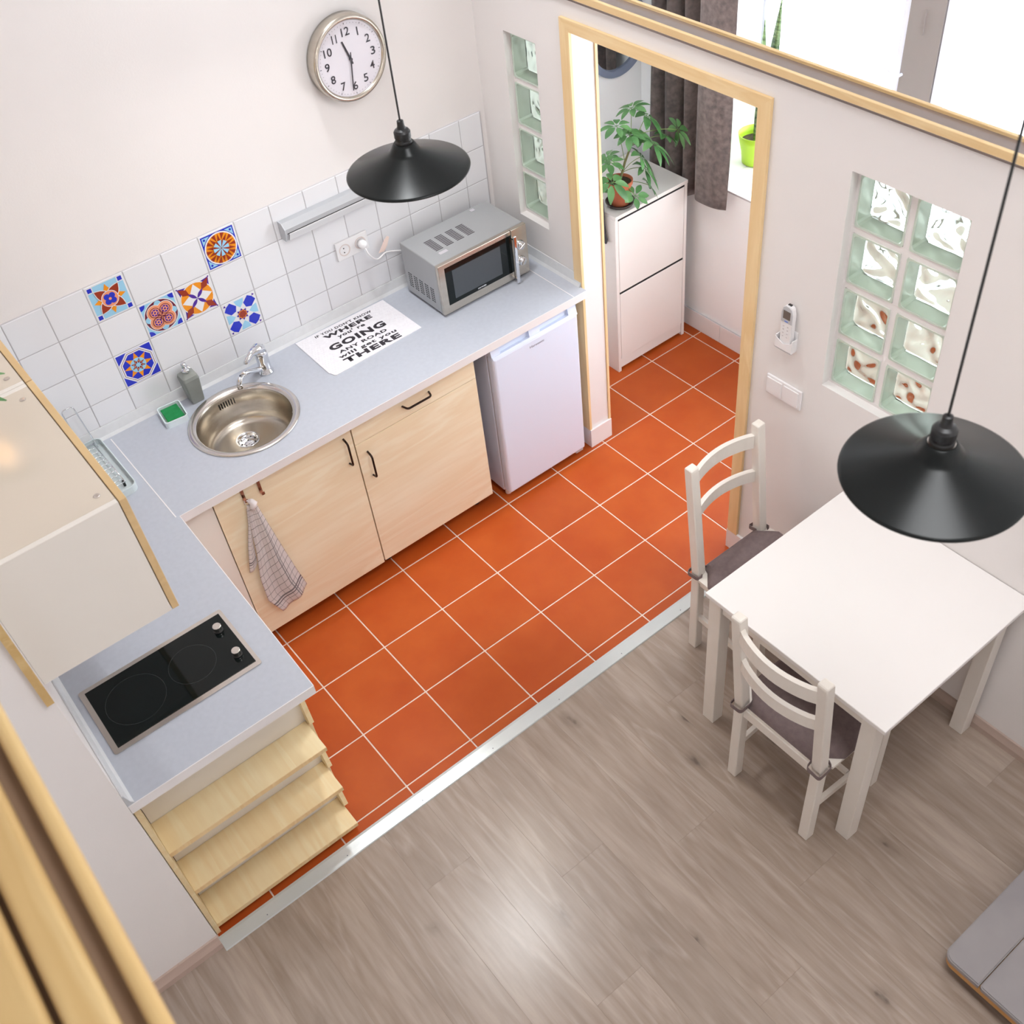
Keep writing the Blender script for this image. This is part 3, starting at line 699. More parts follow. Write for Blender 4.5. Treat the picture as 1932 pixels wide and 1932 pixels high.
lathe(bm, disc_prof(.004, .0008), (dc[0], dc[1], ZC-.1552), 8); obj('drain_hole', bm, DARK, dr)
bm = bmesh.new()
for k in range(7):
    a = math.radians(88+(k-3)*3.4); c = Vector((SKC[0]+.1795*math.cos(a), SKC[1]+.1795*math.sin(a), ZC-.036))
    box(bm, -.0018, .0018, -.002, .0015, -.0125, .0125, M=Matrix.Translation(c) @ Matrix.Rotation(a-PI/2, 4, 'Z'))
obj('overflow_slot', bm, DARK, sk)
# faucet
fx, fy = -1.347, .505
fc = root('faucet', 'chrome single-lever mixer tap behind the sink', 'faucet', (fx, fy, ZC))
bm = bmesh.new(); lathe(bm, [(0, 0), (.031, 0), (.031, .006), (.0265, .010), (.0255, .06), (.027, .085), (.027, .10), (.023, .109), (0, .112)], (fx, fy, ZC), 28); obj('body', bm, CHROME, fc, smooth=True)
bm = bmesh.new(); sp = round_path([(fx, fy, ZC+.022), (fx-.03, fy-.012, ZC+.035), (fx-.10, fy-.04, ZC+.075), (fx-.135, fy-.055, ZC+.07), (fx-.142, fy-.058, ZC+.048)], .02)
tube(bm, sp, .0105, 12); lathe(bm, [(0, 0), (.0115, 0), (.0115, .018), (.009, .022), (0, .022)], (fx-.142, fy-.058, ZC+.03), 16); obj('spout', bm, CHROME, fc, smooth=True)
bm = bmesh.new(); lp = [(fx+.006, fy, ZC+.108), (fx-.012, fy-.006, ZC+.125), (fx-.045, fy-.02, ZC+.126), (fx-.078, fy-.034, ZC+.112), (fx-.085, fy-.037, ZC+.104)]
tube(bm, lp, .01, 12, rr=[.024, .022, .014, .011, .007]); obj('lever', bm, CHROME, fc, smooth=True)
# soap dispenser
sd = root('soap_dispenser', 'matt grey square soap dispenser with a chrome pump beside the sink', 'dispenser', (-1.645, .552, ZC), rz=math.radians(0))
bm = bmesh.new()
def ring4(h, z, r): return [bm.verts.new((-1.640+x, .553+y, ZC+z)) for x, y in rrect(-h, h, -h, h, r, 4)]
rg = [ring4(.024, .0, .006), ring4(.026, .006, .006), ring4(.0335, .112, .007), ring4(.031, .126, .009), ring4(.018, .136, .010), ring4(.012, .138, .008)]
bm.faces.new(rg[0][::-1]); bm.faces.new(rg[-1])
for A_, B_ in zip(rg, rg[1:]):
    for i in range(len(A_)): bm.faces.new((A_[i], A_[(i+1) % len(A_)], B_[(i+1) % len(A_)], B_[i]))
bmesh.ops.recalc_face_normals(bm, faces=bm.faces)
obj('bottle', bm, GREYB, sd)
bm = bmesh.new(); lathe(bm, [(0, .137), (.0155, .137), (.0155, .150), (.013, .153), (.006, .154), (.006, .160), (.0105, .161), (.0105, .178), (.009, .181), (0, .181)], (-1.640, .553, ZC), 20)
tube(bm, [(-1.640, .553, ZC+.172), (-1.632, .530, ZC+.172), (-1.629, .521, ZC+.166)], .0045, 8); obj('pump', bm, CHROME, sd, smooth=True)
# sponge dish and sponge
def dish(name, x0, x1, y0, y1, z, h, t, r, m_, lab, cat, M=None):
    bm = bmesh.new(); o = rrect(x0, x1, y0, y1, r, 6); i_ = rrect(x0+t, x1-t, y0+t, y1-t, max(r-t, .002), 6); n = len(o)
    ly = [[bm.verts.new((a, b, q)) for a, b in P2] for P2, q in ((o, z), (o, z+h), (i_, z+h), (i_, z+t))]
    bm.faces.new(ly[0][::-1]); bm.faces.new(ly[3])
    for A_, B_ in zip(ly, ly[1:]):
        for k in range(n): bm.faces.new((A_[k], A_[(k+1) % n], B_[(k+1) % n], B_[k]))
    bmesh.ops.recalc_face_normals(bm, faces=bm.faces)
    if M is not None: bm.transform(M)
    return single(name, bm, m_, lab, cat, ((x0+x1)/2, (y0+y1)/2, z))
ra = Matrix.Translation((-1.757, .516, 0)) @ Matrix.Rotation(math.radians(-7), 4, 'Z')
dish('sponge_dish', -.047, .047, -.058, .058, ZC, .028, .004, .014, DISHW, 'small white translucent sponge dish on the worktop left of the sink', 'dish', ra)
sg = root('sponge', 'green scouring sponge lying in the white dish', 'sponge', (-1.757, .516, ZC+.0045))
bm = B(-.033, .033, -.044, .044, ZC+.0045, ZC+.017, .004); bm.transform(ra); obj('foam', bm, SPLIG, sg)
bm = B(-.034, .034, -.045, .045, ZC+.0172, ZC+.024, .002); bm.transform(ra @ Matrix.Rotation(.05, 4, 'Z')); obj('scouring_pad', bm, SPGRE, sg)
# white tray and wire stand against the left end
dish('drip_tray', -2.40, -2.035, .225, .585, ZC+.0006, .03, .004, .03, TRAYW, 'pale plastic tray below the wall cabinets, in the worktop corner', 'tray')
wr = root('dish_rack', 'chrome wire dish rack standing in the pale tray', 'rack', (-2.2, .4, ZC+.005))
bm = bmesh.new()
for y in (.568,): tube(bm, round_path([(-2.11, .56, ZC+.006), (-2.12, .575, ZC+.21), (-2.075, .575, ZC+.21), (-2.058, .56, ZC+.006)], .015), .0025, 6)
tube(bm, [(-2.07, .56, ZC+.03), (-2.065, .27, ZC+.03)], .0025, 6); tube(bm, [(-2.37, .27, ZC+.03), (-2.065, .27, ZC+.03)], .0025, 6); tube(bm, [(-2.37, .56, ZC+.03), (-2.065, .56, ZC+.03)], .0025, 6)
obj('wire_frame', bm, CHROME, wr, smooth=True)
for i in range(9):
    y = .29+i*.03
    bm = bmesh.new(); tube(bm, [(-2.37, y, ZC+.03), (-2.15, y, ZC+.03), (-2.10, y, ZC+.032), (-2.068, y, ZC+.031)], .0018, 6); obj('wire', bm, CHROME, wr, smooth=True)
for x, y in ((-2.07, .28), (-2.36, .28), (-2.36, .55)):
    bm = bmesh.new(); lathe(bm, disc_prof(.005, .025), (x, y, ZC+.005), 10); obj('rubber_foot', bm, BLACKP, wr)
# printed mat
MZ = ZC+.0035
mt = root('counter_mat', 'white embossed rubber mat printed with a black slogan on the worktop', 'mat', (-.94, .43, ZC))
bm = bmesh.new(); prism(bm, [(-1.166, .579), (-1.1685, .304), (-1.165, .300), (-1.158, .279), (-1.151, .273), (-.724, .289), (-.7285, .574)], 'z', ZC+.0003, MZ); obj('sheet', bm, MATW, mt)
bm = bmesh.new(); rr_ = random.Random(3)
for i in range(33):
    for j in range(21):
        u, v = (i+.5*(j % 2)+.4)/33.5, (j+.6)/21.5; x = -1.16+.432*u; y = .287+.285*v-.006*u
        if -1.095 < x < -.80 and .292 < y < .562: continue
        lathe(bm, [(.0023, 0), (.0012, .0009), (0, .001)], (x, y, MZ), 5)
obj('embossed_dots', bm, MATW, mt, kind='stuff')
lay = lambda x, y, a=0: Matrix.Translation((x, y, MZ+.0004)) @ Matrix.Rotation(a, 4, 'Z')
a0 = -.045
for s, x0, y0, x1, h, bo in (("IF YOU DON'T KNOW", -1.084, .545, -.811, .0165, .03), ('WHERE', -1.061, .507, -.830, .027, .05), ("you' re", -1.014, .470, -.884, .030, .035), ('GOING', -1.083, .418, -.817, .043, .05),
                             ('ANY ROAD', -1.066, .381, -.838, .020, .04), ('will get you', -1.086, .345, -.812, .027, .035), ('THERE', -1.084, .306, -.816, .034, .05)):
    obj('lettering', text_bm(s, x1-x0, h, 0, bo, lay(x0, y0, a0*.9), 1.15), PRINTK, mt)
# hooks and tea towel
def hook(x, z0, z1, lab, grp=None):
    bm = bmesh.new(); w = .006
    for a in ((x-w, x+w, .0265, .0285, z1, .876), (x-w, x+w, .0265, .052, .876, .8775), (x-w, x+w, .008, .0285, z1, z1+.0018), (x-w, x+w, .008, .0098, z1, z1+.013)): box(bm, *a)
    return single('door_hook', bm, mat('copper_tinted_steel', srgb(170, 136, 120), .25, 1), lab, 'hook', (x, .03, z1))
hook(-1.742, 0, .803, 'steel over-door hook holding the checked tea towel')
hook(-1.672, 0, .795, 'empty steel over-door hook right of the towel')
def towel():
    bm = bmesh.new(); uvl = bm.loops.layers.uv.new('UVMap'); info = {}
    def sheet(L, Rr, y0, nf, amp, u0, u1, nu=44, nv=40):
        g = []
        for i in range(nu+1):
            u = i/nu; row = []
            for j in range(nv+1):
                v = j/nv
                def ev(C): # piecewise polyline x by z
                    t = v*(len(C)-1); k = min(int(t), len(C)-2); f = t-k; return (C[k][0]*(1-f)+C[k+1][0]*f, C[k][1]*(1-f)+C[k+1][1]*f)
                a, b = ev(L), ev(Rr); x = a[0]*(1-u)+b[0]*u; z = a[1]*(1-u)+b[1]*u - .010*math.sin(PI*u)*v
                spread = .25+.75*v
                y = y0-.008-amp*spread*(.5+.5*math.sin(2*PI*nf*u+.8+.7*v))-.006*math.sin(PI*u)
                vert = bm.verts.new((x, y, z)); info[vert] = (u0+(u1-u0)*u, v); row.append(vert)
            g.append(row)
        for i in range(nu):
            for j in range(nv): bm.faces.new((g[i][j], g[i+1][j], g[i+1][j+1], g[i][j+1]))
    # back-left hanging corner, then main front folds
    sheet([(-1.752, .775), (-1.768, .70), (-1.80, .60), (-1.831, .475)], [(-1.742, .775), (-1.755, .70), (-1.775, .60), (-1.788, .50)], .020, .8, .006, .0, .3, 16)
    sheet([(-1.748, .795), (-1.762, .70), (-1.778, .56), (-1.803, .42), (-1.806, .29), (-1.765, .192)], [(-1.712, .785), (-1.700, .70), (-1.686, .60), (-1.668, .48), (-1.648, .35), (-1.628, .245)], .018, 1.55, .014, .15, 1.0)
    for f in bm.faces:
        for l in f.loops: l[uvl].uv = info[l.vert]
    bmesh.ops.solidify(bm, geom=bm.faces[:], thickness=-.0015)
    bmesh.ops.recalc_face_normals(bm, faces=bm.faces)
    return bm
tw = root('tea_towel', 'white tea towel with thin dark checks hanging from a cabinet hook', 'towel', (-1.74, .0, .2))
obj('cloth', towel(), TOWEL, tw, smooth=True)
bm = bmesh.new(); tube(bm, [(-1.736, .014, .806), (-1.728, .006, .800), (-1.722, .0, .79), (-1.735, -.004, .772)], .01, 10, rr=[.006, .012, .015, .011]); tk = obj('bunched_top', bm, mat('towel_white', srgb(238, 230, 232), .9), tw, smooth=True)
bm = bmesh.new(); tube(bm, round_path([(-1.748, .022, .79), (-1.748, .012, .812), (-1.738, .006, .812), (-1.736, .008, .79)], .006), .0025, 6); obj('hanging_loop', bm, mat('towel_white'), tw)

# fridge
FX0, FX1 = -.583, -.122
fr = root('fridge', 'small white under-counter fridge beside the doorway', 'fridge', ((FX0+FX1)/2, .3, 0))
obj('body', B(FX0+.003, FX1-.003, .052, .56, .035, .868, .004), FRIDGE, fr)
bm = B(FX0, FX1, -.002, .046, .05, .826, .012, 3); dr = obj('door', bm, FRIDGE, fr)
# sculpted handle strip above the door panel
bm = bmesh.new(); cx = (FX0+FX1)/2; hw = (FX1-FX0)/2
box(bm, FX0, FX1, .022, .046, .824, .868, .004)
for x0, x1 in ((FX0, FX0+.045), (cx-.028, cx+.028), (FX1-.045, FX1)):
    prism(bm, [(.004, .824), (.024, .824), (.024, .866), (.014, .866)], 'x', x0, x1)
prism(bm, [(-.002, .822), (.026, .822), (.026, .830), (.004, .834)], 'x', FX0+.002, FX1-.002)
obj('handle_recess', bm, FRIDGE, dr)
obj('gasket', B(FX0+.006, FX1-.006, .046, .052, .055, .862), PLASTG, fr)
for x in (FX0+.03, FX1-.03):
    for y in (.06, .5):
        bm = bmesh.new(); lathe(bm, disc_prof(.014, .036), (x, y, 0), 12); obj('foot', bm, PLASTW, fr)
obj('hinge', B(FX1-.05, FX1-.006, .01, .046, .030, .048, .003), PLASTG, fr)
bm = text_bm('Hanseatic', .078, .0115, 0, .01, Matrix.Translation((-.391, -.0026, .783)) @ Matrix.Rotation(PI/2, 4, 'X')); obj('lettering', bm, GREYP, dr)

# microwave
mx0, mx1, my0, my1, mz0, mz1 = -.612, -.155, .269, .545, ZC+.012, 1.162
mw = root('microwave', 'silver grey microwave oven with black glass door on the worktop', 'microwave', (-.38, .4, ZC))
obj('casing', B(mx0, mx1, my0+.022, my1, mz0, mz1, .004, 2), MWGREY, mw)
dx = -.236
dd = root  # noqa
door = obj('door', B(mx0-.001, dx-.001, my0, my0+.020, mz0, mz1+.002, .003, 2), STEEL, mw)
obj('door_glass', B(-.582, dx-.0012, my0-.0015, my0+.001, mz0+.038, mz1-.019), BLACKG, door)
obj('mesh_window', B(-.549, -.300, my0-.0022, my0-.0014, mz0+.057, mz1-.042), mat('grey_mesh_glass', (.055, .062, .07), .12), door)
bm = bmesh.new(); box(bm, -.247, -.231, my0-.032, my0-.024, mz0-.006, mz1-.012, .003, 2); box(bm, -.243, -.235, my0-.026, my0, mz0+.006, mz0+.012); box(bm, -.243, -.235, my0-.026, my0, mz1-.032, mz1-.026); obj('door_handle', bm, CHROME, door)
obj('lettering', text_bm('gorenje', .044, .0105, 0, .02, Matrix.Translation((-.434, my0-.0019, mz0+.0415)) @ Matrix.Rotation(PI/2, 4, 'X')), mat('silver_print', srgb(208, 208, 216), .4), door)
cp = obj('control_panel', B(dx+.001, mx1+.001, my0, my0+.020, mz0, mz1+.001, .003, 2), STEEL, mw)
for z in (1.080, 1.003):
    bm = bmesh.new(); Mk = cylM((-.196, my0, z), (0, -1, 0)); lathe(bm, [(0, 0), (.022, 0), (.022, .003), (.0185, .006), (.0175, .016), (0, .0175)], (0, 0, 0), 28, M=Mk); k = obj('knob', bm, CHROME, cp, smooth=True)
    bm = bmesh.new(); a = .5 if z > 1.05 else 1.0; box(bm, -.0155, .0155, -.0032, .0032, .017, .022, .001, 1, M=Mk @ Matrix.Rotation(a, 4, 'Z')); obj('grip', bm, STEELS, k)
    obj('indicator_window', B(-.222, -.210, my0-.001, my0+.0005, z+.026, z+.031), BLACKP, cp)
for k in range(4):
    x0 = -.543+k*.0545
    for i in range(9): obj('vent_slot', B(x0, x0+.037, .374+i*.0108, .374+i*.0108+.0068, mz1-.0005, mz1+.0004), mat('dark_slot', srgb(92, 88, 92), .7), mw) if k == 0 or True else None
for k in range(5):
    y1 = .516-k*.0405
    for c_ in range(2):
        for i in range(7): obj('vent_slot', B(mx0-.0004, mx0+.0005, y1-.013-c_*.015+.002, y1-c_*.015, .966+i*.0102, .9705+i*.0102), mat('black_slot', (.02, .02, .022), .8), mw)
obj('warning_label', B(-.545, -.505, .340, .358, mz1+.0001, mz1+.0006), mat('pale_label', srgb(206, 202, 208), .5), mw)
obj('adhesive_tape', B(-.255, -.235, .515, .532, mz1+.0001, mz1+.0008), mat('pale_label'), mw)
for x in (mx0+.03, mx1-.03):
    for y in (my0+.04, my1-.04):
        bm = bmesh.new(); lathe(bm, disc_prof(.01, .0112), (x, y, ZC+.0007), 10); obj('foot', bm, BLACKP, mw)
# socket, plug, cable
so = root('wall_socket', 'white double wall socket on the tiles left of the microwave', 'socket', (-.8, TY, 1.207))
obj('cover_plate', B(-.8755, -.7245, TY-.011, TY-.0015, 1.166, 1.248, .002, 2), PLASTW, so)
for x in (-.838, -.762):
    bm = bmesh.new(); Mk = cylM((x, TY-.0112, 1.207), (0, -1, 0)); lathe(bm, [(.026, 0), (.0265, .001), (.0225, .001), (.0205, -.0005), (.0, -.0005)], (0, 0, 0), 28, M=Mk); ou = obj('outlet', bm, mat('socket_cup', srgb(226, 214, 210), .4), so)
    for s in (-1, 1):
        bm = bmesh.new(); lathe(bm, disc_prof(.0026, .0012), (0, 0, 0), 8, M=cylM((x+s*.0095*.0-.004, TY-.0122, 1.207+s*.0095), (0, -1, 0))); obj('pin_hole', bm, BLACKP, ou)
pc = root('power_cable', 'white plug and cable from the wall socket to the microwave', 'cable', (-.762, TY-.02, 1.2))
bm = bmesh.new(); lathe(bm, [(0, 0), (.0185, 0), (.0185, .022), (.012, .034), (0, .036)], (0, 0, 0), 22, M=cylM((-.762, TY-.013, 1.207), (0, -1, 0))); obj('plug', bm, PLASTW, pc, smooth=True)
bm = bmesh.new(); cp_ = []
for a in zip([(-.762, TY-.04, 1.205), (-.755, TY-.055, 1.165), (-.715, TY-.04, 1.118), (-.66, TY-.022, 1.118), (-.62, TY-.02, 1.105)], [0]*5): cp_.append(Vector(a[0]))
path = []
for i in range(len(cp_)-1):
    p0, p1, p2, p3 = cp_[max(i-1, 0)], cp_[i], cp_[i+1], cp_[min(i+2, len(cp_)-1)]
    for k in range(6):
        t = k/6; path.append(.5*((2*p1)+(-p0+p2)*t+(2*p0-5*p1+4*p2-p3)*t*t+(-p0+3*p1-3*p2+p3)*t**3))
path.append(cp_[-1]); path += [Vector((-.58, TY-.022, 1.09)), Vector((-.55, my1+.001, 1.07))]
tube(bm, path, .0035, 8); obj('cord', bm, PLASTW, pc, smooth=True)
bm = bmesh.new(); prism(bm, [(-.695, 1.132), (-.668, 1.128), (-.648, 1.150), (-.632, 1.182), (-.642, 1.190), (-.660, 1.176), (-.672, 1.160)], 'y', TY-.026, TY-.0245); obj('cable_tag', bm, mat('pale_pink_label', srgb(246, 222, 212), .5), pc)
# strip light on the tiles
lb = root('strip_light', 'slim grey strip light mounted on the tiles above the mat', 'light', (-.8, TY, 1.42))
LX1 = -.54
obj('housing', prism(bmesh.new(), [(TY-.0015, 1.372), (TY-.036, 1.372), (TY-.050, 1.405), (TY-.050, 1.424), (TY-.030, 1.444), (TY-.0015, 1.444)], 'x', -1.082, LX1), mat('light_housing', srgb(186, 188, 192), .4, .2), lb)
obj('diffuser', prism(bmesh.new(), [(TY-.0355, 1.3715), (TY-.040, 1.3705), (TY-.0535, 1.403), (TY-.0505, 1.4045)], 'x', -1.070, LX1-.01), mat('white_diffuser', srgb(226, 226, 228), .4), lb)
obj('seam', prism(bmesh.new(), [(TY-.0495, 1.405), (TY-.0515, 1.405), (TY-.0515, 1.4075), (TY-.0495, 1.4075)], 'x', -1.078, LX1-.002), BLACKP, lb)
obj('end_cap', prism(bmesh.new(), [(TY-.0015, 1.370), (TY-.038, 1.370), (TY-.052, 1.405), (TY-.052, 1.425), (TY-.030, 1.446), (TY-.0015, 1.446)], 'x', -1.0865, -1.082), PLASTG, lb)

# wall clock
ck = (-.655, YB, 1.941)
cl = root('wall_clock', 'round brushed steel wall clock with black numerals, above the tiles', 'clock', ck)
Mk = cylM((ck[0], YB-.0005, ck[2]), (0, -1, 0)); bm = bmesh.new()
lathe(bm, [(0, 0), (.151, 0), (.156, .006), (.156, .046), (.152, .056), (.142, .058), (.136, .053), (.1345, .048), (0, .048)], (0, 0, 0), 72, M=Mk); obj('case', bm, STEEL, cl, smooth=True)
cl_y = YB-.0005-.049
bm = bmesh.new(); lathe(bm, disc_prof(.1345, .001), (0, 0, 0), 60, M=cylM((ck[0], cl_y+.0005, ck[2]), (0, -1, 0))); obj('dial', bm, CLOCKF, cl)
for k in range(12):
    s = str(k or 12); a = PI/2-k*PI/6; r_ = .099; h = .030; w = {1: .0055 if s == '1' else .0195, 2: .034}[len(s)]
    if s == '11': w = .020
    obj('numeral', text_bm(s, w, h, 0, .012, Matrix.Translation((ck[0]+r_*math.cos(a)-w/2, cl_y-.0018, ck[2]+r_*math.sin(a)-h/2)) @ Matrix.Rotation(PI/2, 4, 'X')), NUM, cl)
bm = bmesh.new()
for k in range(60):
    a = 2*PI*k/60; L = .006 if k % 5 == 0 else .003; wd = .0009 if k % 5 == 0 else .0004
    box(bm, .124, .124+L, -wd, wd, 0, .0006, M=Matrix.Translation((ck[0], cl_y-.0014, ck[2])) @ Matrix.Rotation(PI/2, 4, 'X') @ Matrix.Rotation(a, 4, 'Z'))
obj('minute_marks', bm, NUM, cl)
def hand(name, ang, L, w, tail, y):
    bm = bmesh.new(); prism(bm, [(-w*.7, -tail), (w*.7, -tail), (w, 0), (w*.75, L), (-w*.75, L), (-w, 0)], 'z', 0, .0012)
    bm.transform(Matrix.Translation((ck[0], y, ck[2])) @ Matrix.Rotation(PI/2, 4, 'X') @ Matrix.Rotation(-ang, 4, 'Z')); return obj(name, bm, NUM, cl)
hand('hour_hand', math.radians(342), .073, .0042, .02, cl_y-.003); hand('minute_hand', math.radians(187.5), .113, .0026, .025, cl_y-.006)
bm = bmesh.new(); lathe(bm, disc_prof(.006, .008), (0, 0, 0), 16, M=cylM((ck[0], cl_y-.001, ck[2]), (0, -1, 0))); obj('hub', bm, NUM, cl)
bm = bmesh.new(); lathe(bm, [(0, .004), (.08, .003), (.136, 0)], (0, 0, 0), 48, M=cylM((ck[0], cl_y-.0078, ck[2]), (0, -1, 0))); obj('glass_cover', bm, PANE, cl, smooth=True)

# ================================================================ WALL CABINETS, RAILS
def wall_cab(y0, y1, label, filler):
    c = root('wall_cabinet', label, 'cabinet', (-2.44, (y0+y1)/2, 1.45)); z0, z1 = 1.452, 1.852
    bm = bmesh.new()
    box(bm, -2.6195, -2.268, y0, y0+.016, z0, z1, .0008, 1); box(bm, -2.6195, -2.268, y1-.016, y1, z0, z1, .0008, 1); box(bm, -2.6195, -2.268, y0+.016, y1-.016, z0, z0+.016)
    obj('carcass', bm, WHITEC, c)
    obj('top_panel', B(-2.6195, -2.268, y0+.0165, y1-.0165, z1-.016, z1, .0006, 1), mat('glossy_white_panel', srgb(222, 210, 194), .12), c)
    d = obj('door', B(-2.2655, -2.2470, y0+.001, y1-.001, z0-.001, z1+.001, .001, 1), ASHP, c)
    for y in (y0+.055, y1-.065):
        bm = bmesh.new(); lathe(bm, [(0, 0), (.0085, 0), (.0085, .0012), (.006, .0022), (0, .0018)], (-2.298, y, z1), 14); obj('screw', bm, STEELS, c)
    if filler: obj('filler_strip', B(-2.640, -2.6205, y0-.012, y0-.001, z0, z1+.6), PINE, c)
    return c
wall_cab(-.915, -.300, 'white wall cabinet with pale wooden door edge above the hob', False)
wall_cab(-.298, .302, 'white wall cabinet further from the hob, beside the tiled wall', False)
bm = B(-2.6395, -2.6205, -.985, -.9735, 1.452, 2.30); single('corner_strip', bm, RAILW, 'upright pine strip on the wall corner behind the wall cabinet', 'trim', (-2.63, -.98, 1.452))
# plant on the wall cabinets, mostly outside the frame
def leaf_bm(bm, base, d, up, L, w, curl=.15, mi=0, n=6, fold=.15):
    d = Vector(d).normalized(); up = Vector(up); s = d.cross(up)
    if s.length < 1e-3: s = d.orthogonal()
    s.normalize(); u = s.cross(d).normalized(); base = Vector(base); rows = []
    for i in range(n+1):
        t = i/n; p = base+d*(L*t)-Vector((0, 0, 1))*curl*L*t*t; ww = w/2*math.sin(PI*min(1, t*.93+.05))**.75
        rows.append([bm.verts.new(p+s*ww*k+u*(fold*ww*abs(k))) for k in (-1, 0, 1)])
    for a, b in zip(rows, rows[1:]):
        for k in range(2): f = bm.faces.new((a[k], a[k+1], b[k+1], b[k])); f.material_index = mi
up = root('potted_plant', 'green leaf tips of a potted plant standing on the wall cabinets', 'plant', (-2.50, -.42, 1.852))
bm = bmesh.new(); lathe(bm, [(0, 0), (.045, 0), (.06, .10), (.055, .10), (.05, .09), (0, .09)], (-2.54, -.36, 1.8525), 20); obj('pot', bm, TERP, up)
bm = bmesh.new(); lathe(bm, disc_prof(.05, .004), (-2.54, -.36, 1.943), 16); obj('soil', bm, SOIL, up)
for dx_, dy_, dz_, L in ((.72, -.25, .35, .17), (.8, -.62, .25, .17), (-.2, -.8, .5, .13), (-.3, .6, .6, .14), (.3, .5, .7, .13)):
    d = Vector((dx_, dy_, dz_)).normalized(); b0 = Vector((-2.54, -.36, 1.945)); b1 = b0+d*.08+Vector((0, 0, .03))
    bm = bmesh.new(); tube(bm, [b0, b0+Vector((0, 0, .05)), b1], .0025, 6); st = obj('stem', bm, STEMG, up)
    bm = bmesh.new(); leaf_bm(bm, b1, (d.x, d.y, d.z*.3), (0, 0, 1), L, .038, .25); obj('leaf', bm, LEAFG, st, smooth=True)
# loft guard rail in the foreground, running along y
gr = root('guard_rail', 'blurred pine guard rail of three parallel bars in the lower left foreground', 'railing', (-2.7, -2.2, 2.45))
for x0, x1, z0, z1 in ((-2.6480, -2.6270, 2.478, 2.50), (-2.7130, -2.6675, 2.474, 2.502), (-2.80, -2.7215, 2.474, 2.502)):
    obj('rail', B(x0, x1, -4.5, -1.30, z0, z1, .0095, 4), RAILW, gr)
obj('rail_gap_shade', B(-2.80, -2.6420, -4.5, -1.30, 2.455, 2.473), DARKB, gr)  # added board; its brown makes the spaces between the rails dark
for y in (-1.36, -4.4): obj('post', B(-2.80, -2.73, y-.03, y+.03, 2.4005, 2.4545, .002, 1), RAILW, gr)

# ================================================================ TABLE, CHAIRS
T0, T1, U0, U1, TZt = -.787, XR-.002, -2.138, -1.410, .747
tb = root('dining_table', 'white square dining table pushed against the partition wall', 'table', ((T0+T1)/2, (U0+U1)/2, 0))
obj('table_top', B(T0, T1, U0, U1, TZt-.020, TZt, .003, 2), TABLEW, tb)
for x in (T0+.022, -.132):
    for y in (U0+.040, U1-.052): obj('leg', B(x, x+.053, y, y+.053, 0, TZt-.0205, .002, 1), WPAINT, tb)
obj('apron', B(T0+.076, -.133, U1-.030, U1-.012, TZt-.095, TZt-.021), WPAINT, tb); obj('apron', B(T0+.076, -.133, U0+.052, U0+.070, TZt-.095, TZt-.021), WPAINT, tb)
obj('apron', B(T0+.032, T0+.050, U0+.094, U1-.053, TZt-.095, TZt-.021), WPAINT, tb); obj('apron', B(-.112, -.094, U0+.094, U1-.053, TZt-.095, TZt-.021), WPAINT, tb)
def chair_parts(c):
    """local frame: width along x, seat towards -y, back posts at y=0"""
    hw = .166
    def P_(n, bm, **k): return obj(n, bm, WPAINT, c, local=True, **k)
    for s in (-1, 1):
        x = s*hw
        pb = bmesh.new()
        prism(pb, [(-.019, 0), (.021, 0), (.018, .43), (.071, .935), (.068, .945), (.038, .945), (.034, .938), (-.020, .45)], 'x', x-.019, x+.019)
        bmesh.ops.bevel(pb, geom=pb.edges[:], offset=.003, segments=1, affect='EDGES'); P_('back_post', pb)
        P_('leg', B(x-.018+s*.012, x+.018+s*.012, -.343, -.307, 0, .428, .002, 1))
        P_('side_rail', bar(bmesh.new(), [(x, -.02, .404), (x+s*.012, -.309, .404)], .018, .045, (1, 0, 0)))
        P_('stretcher', bar(bmesh.new(), [(x, -.018, .185), (x+s*.012, -.310, .185)], .016, .028, (1, 0, 0)))
    P_('back_rail', B(-hw+.02, hw-.02, -.008, .010, .385, .427)); P_('front_rail', B(-hw, hw, -.336, -.318, .385, .427))
    P_('cross_stretcher', B(-hw+.004, hw-.004, -.195, -.180, .178, .198))
    for z, y, h in ((.868, .054, .060), (.708, .036, .052)):
        n = 12; pts = [(-hw+.017+(2*hw-.034)*i/n, y+.040*math.sin(PI*i/n)**.8*.9, z) for i in range(n+1)]
        P_('back_slat', bar(bmesh.new(), pts, .017, h, (0, 1, 0)))
    bm = bmesh.new(); pts = [(-.155, .005), (.155, .005), (.155, -.02), (.195, -.03), (.203, -.346), (-.203, -.346), (-.195, -.03), (-.155, -.02)]
    P_('seat', prism(bm, pts, 'z', .428, .440))
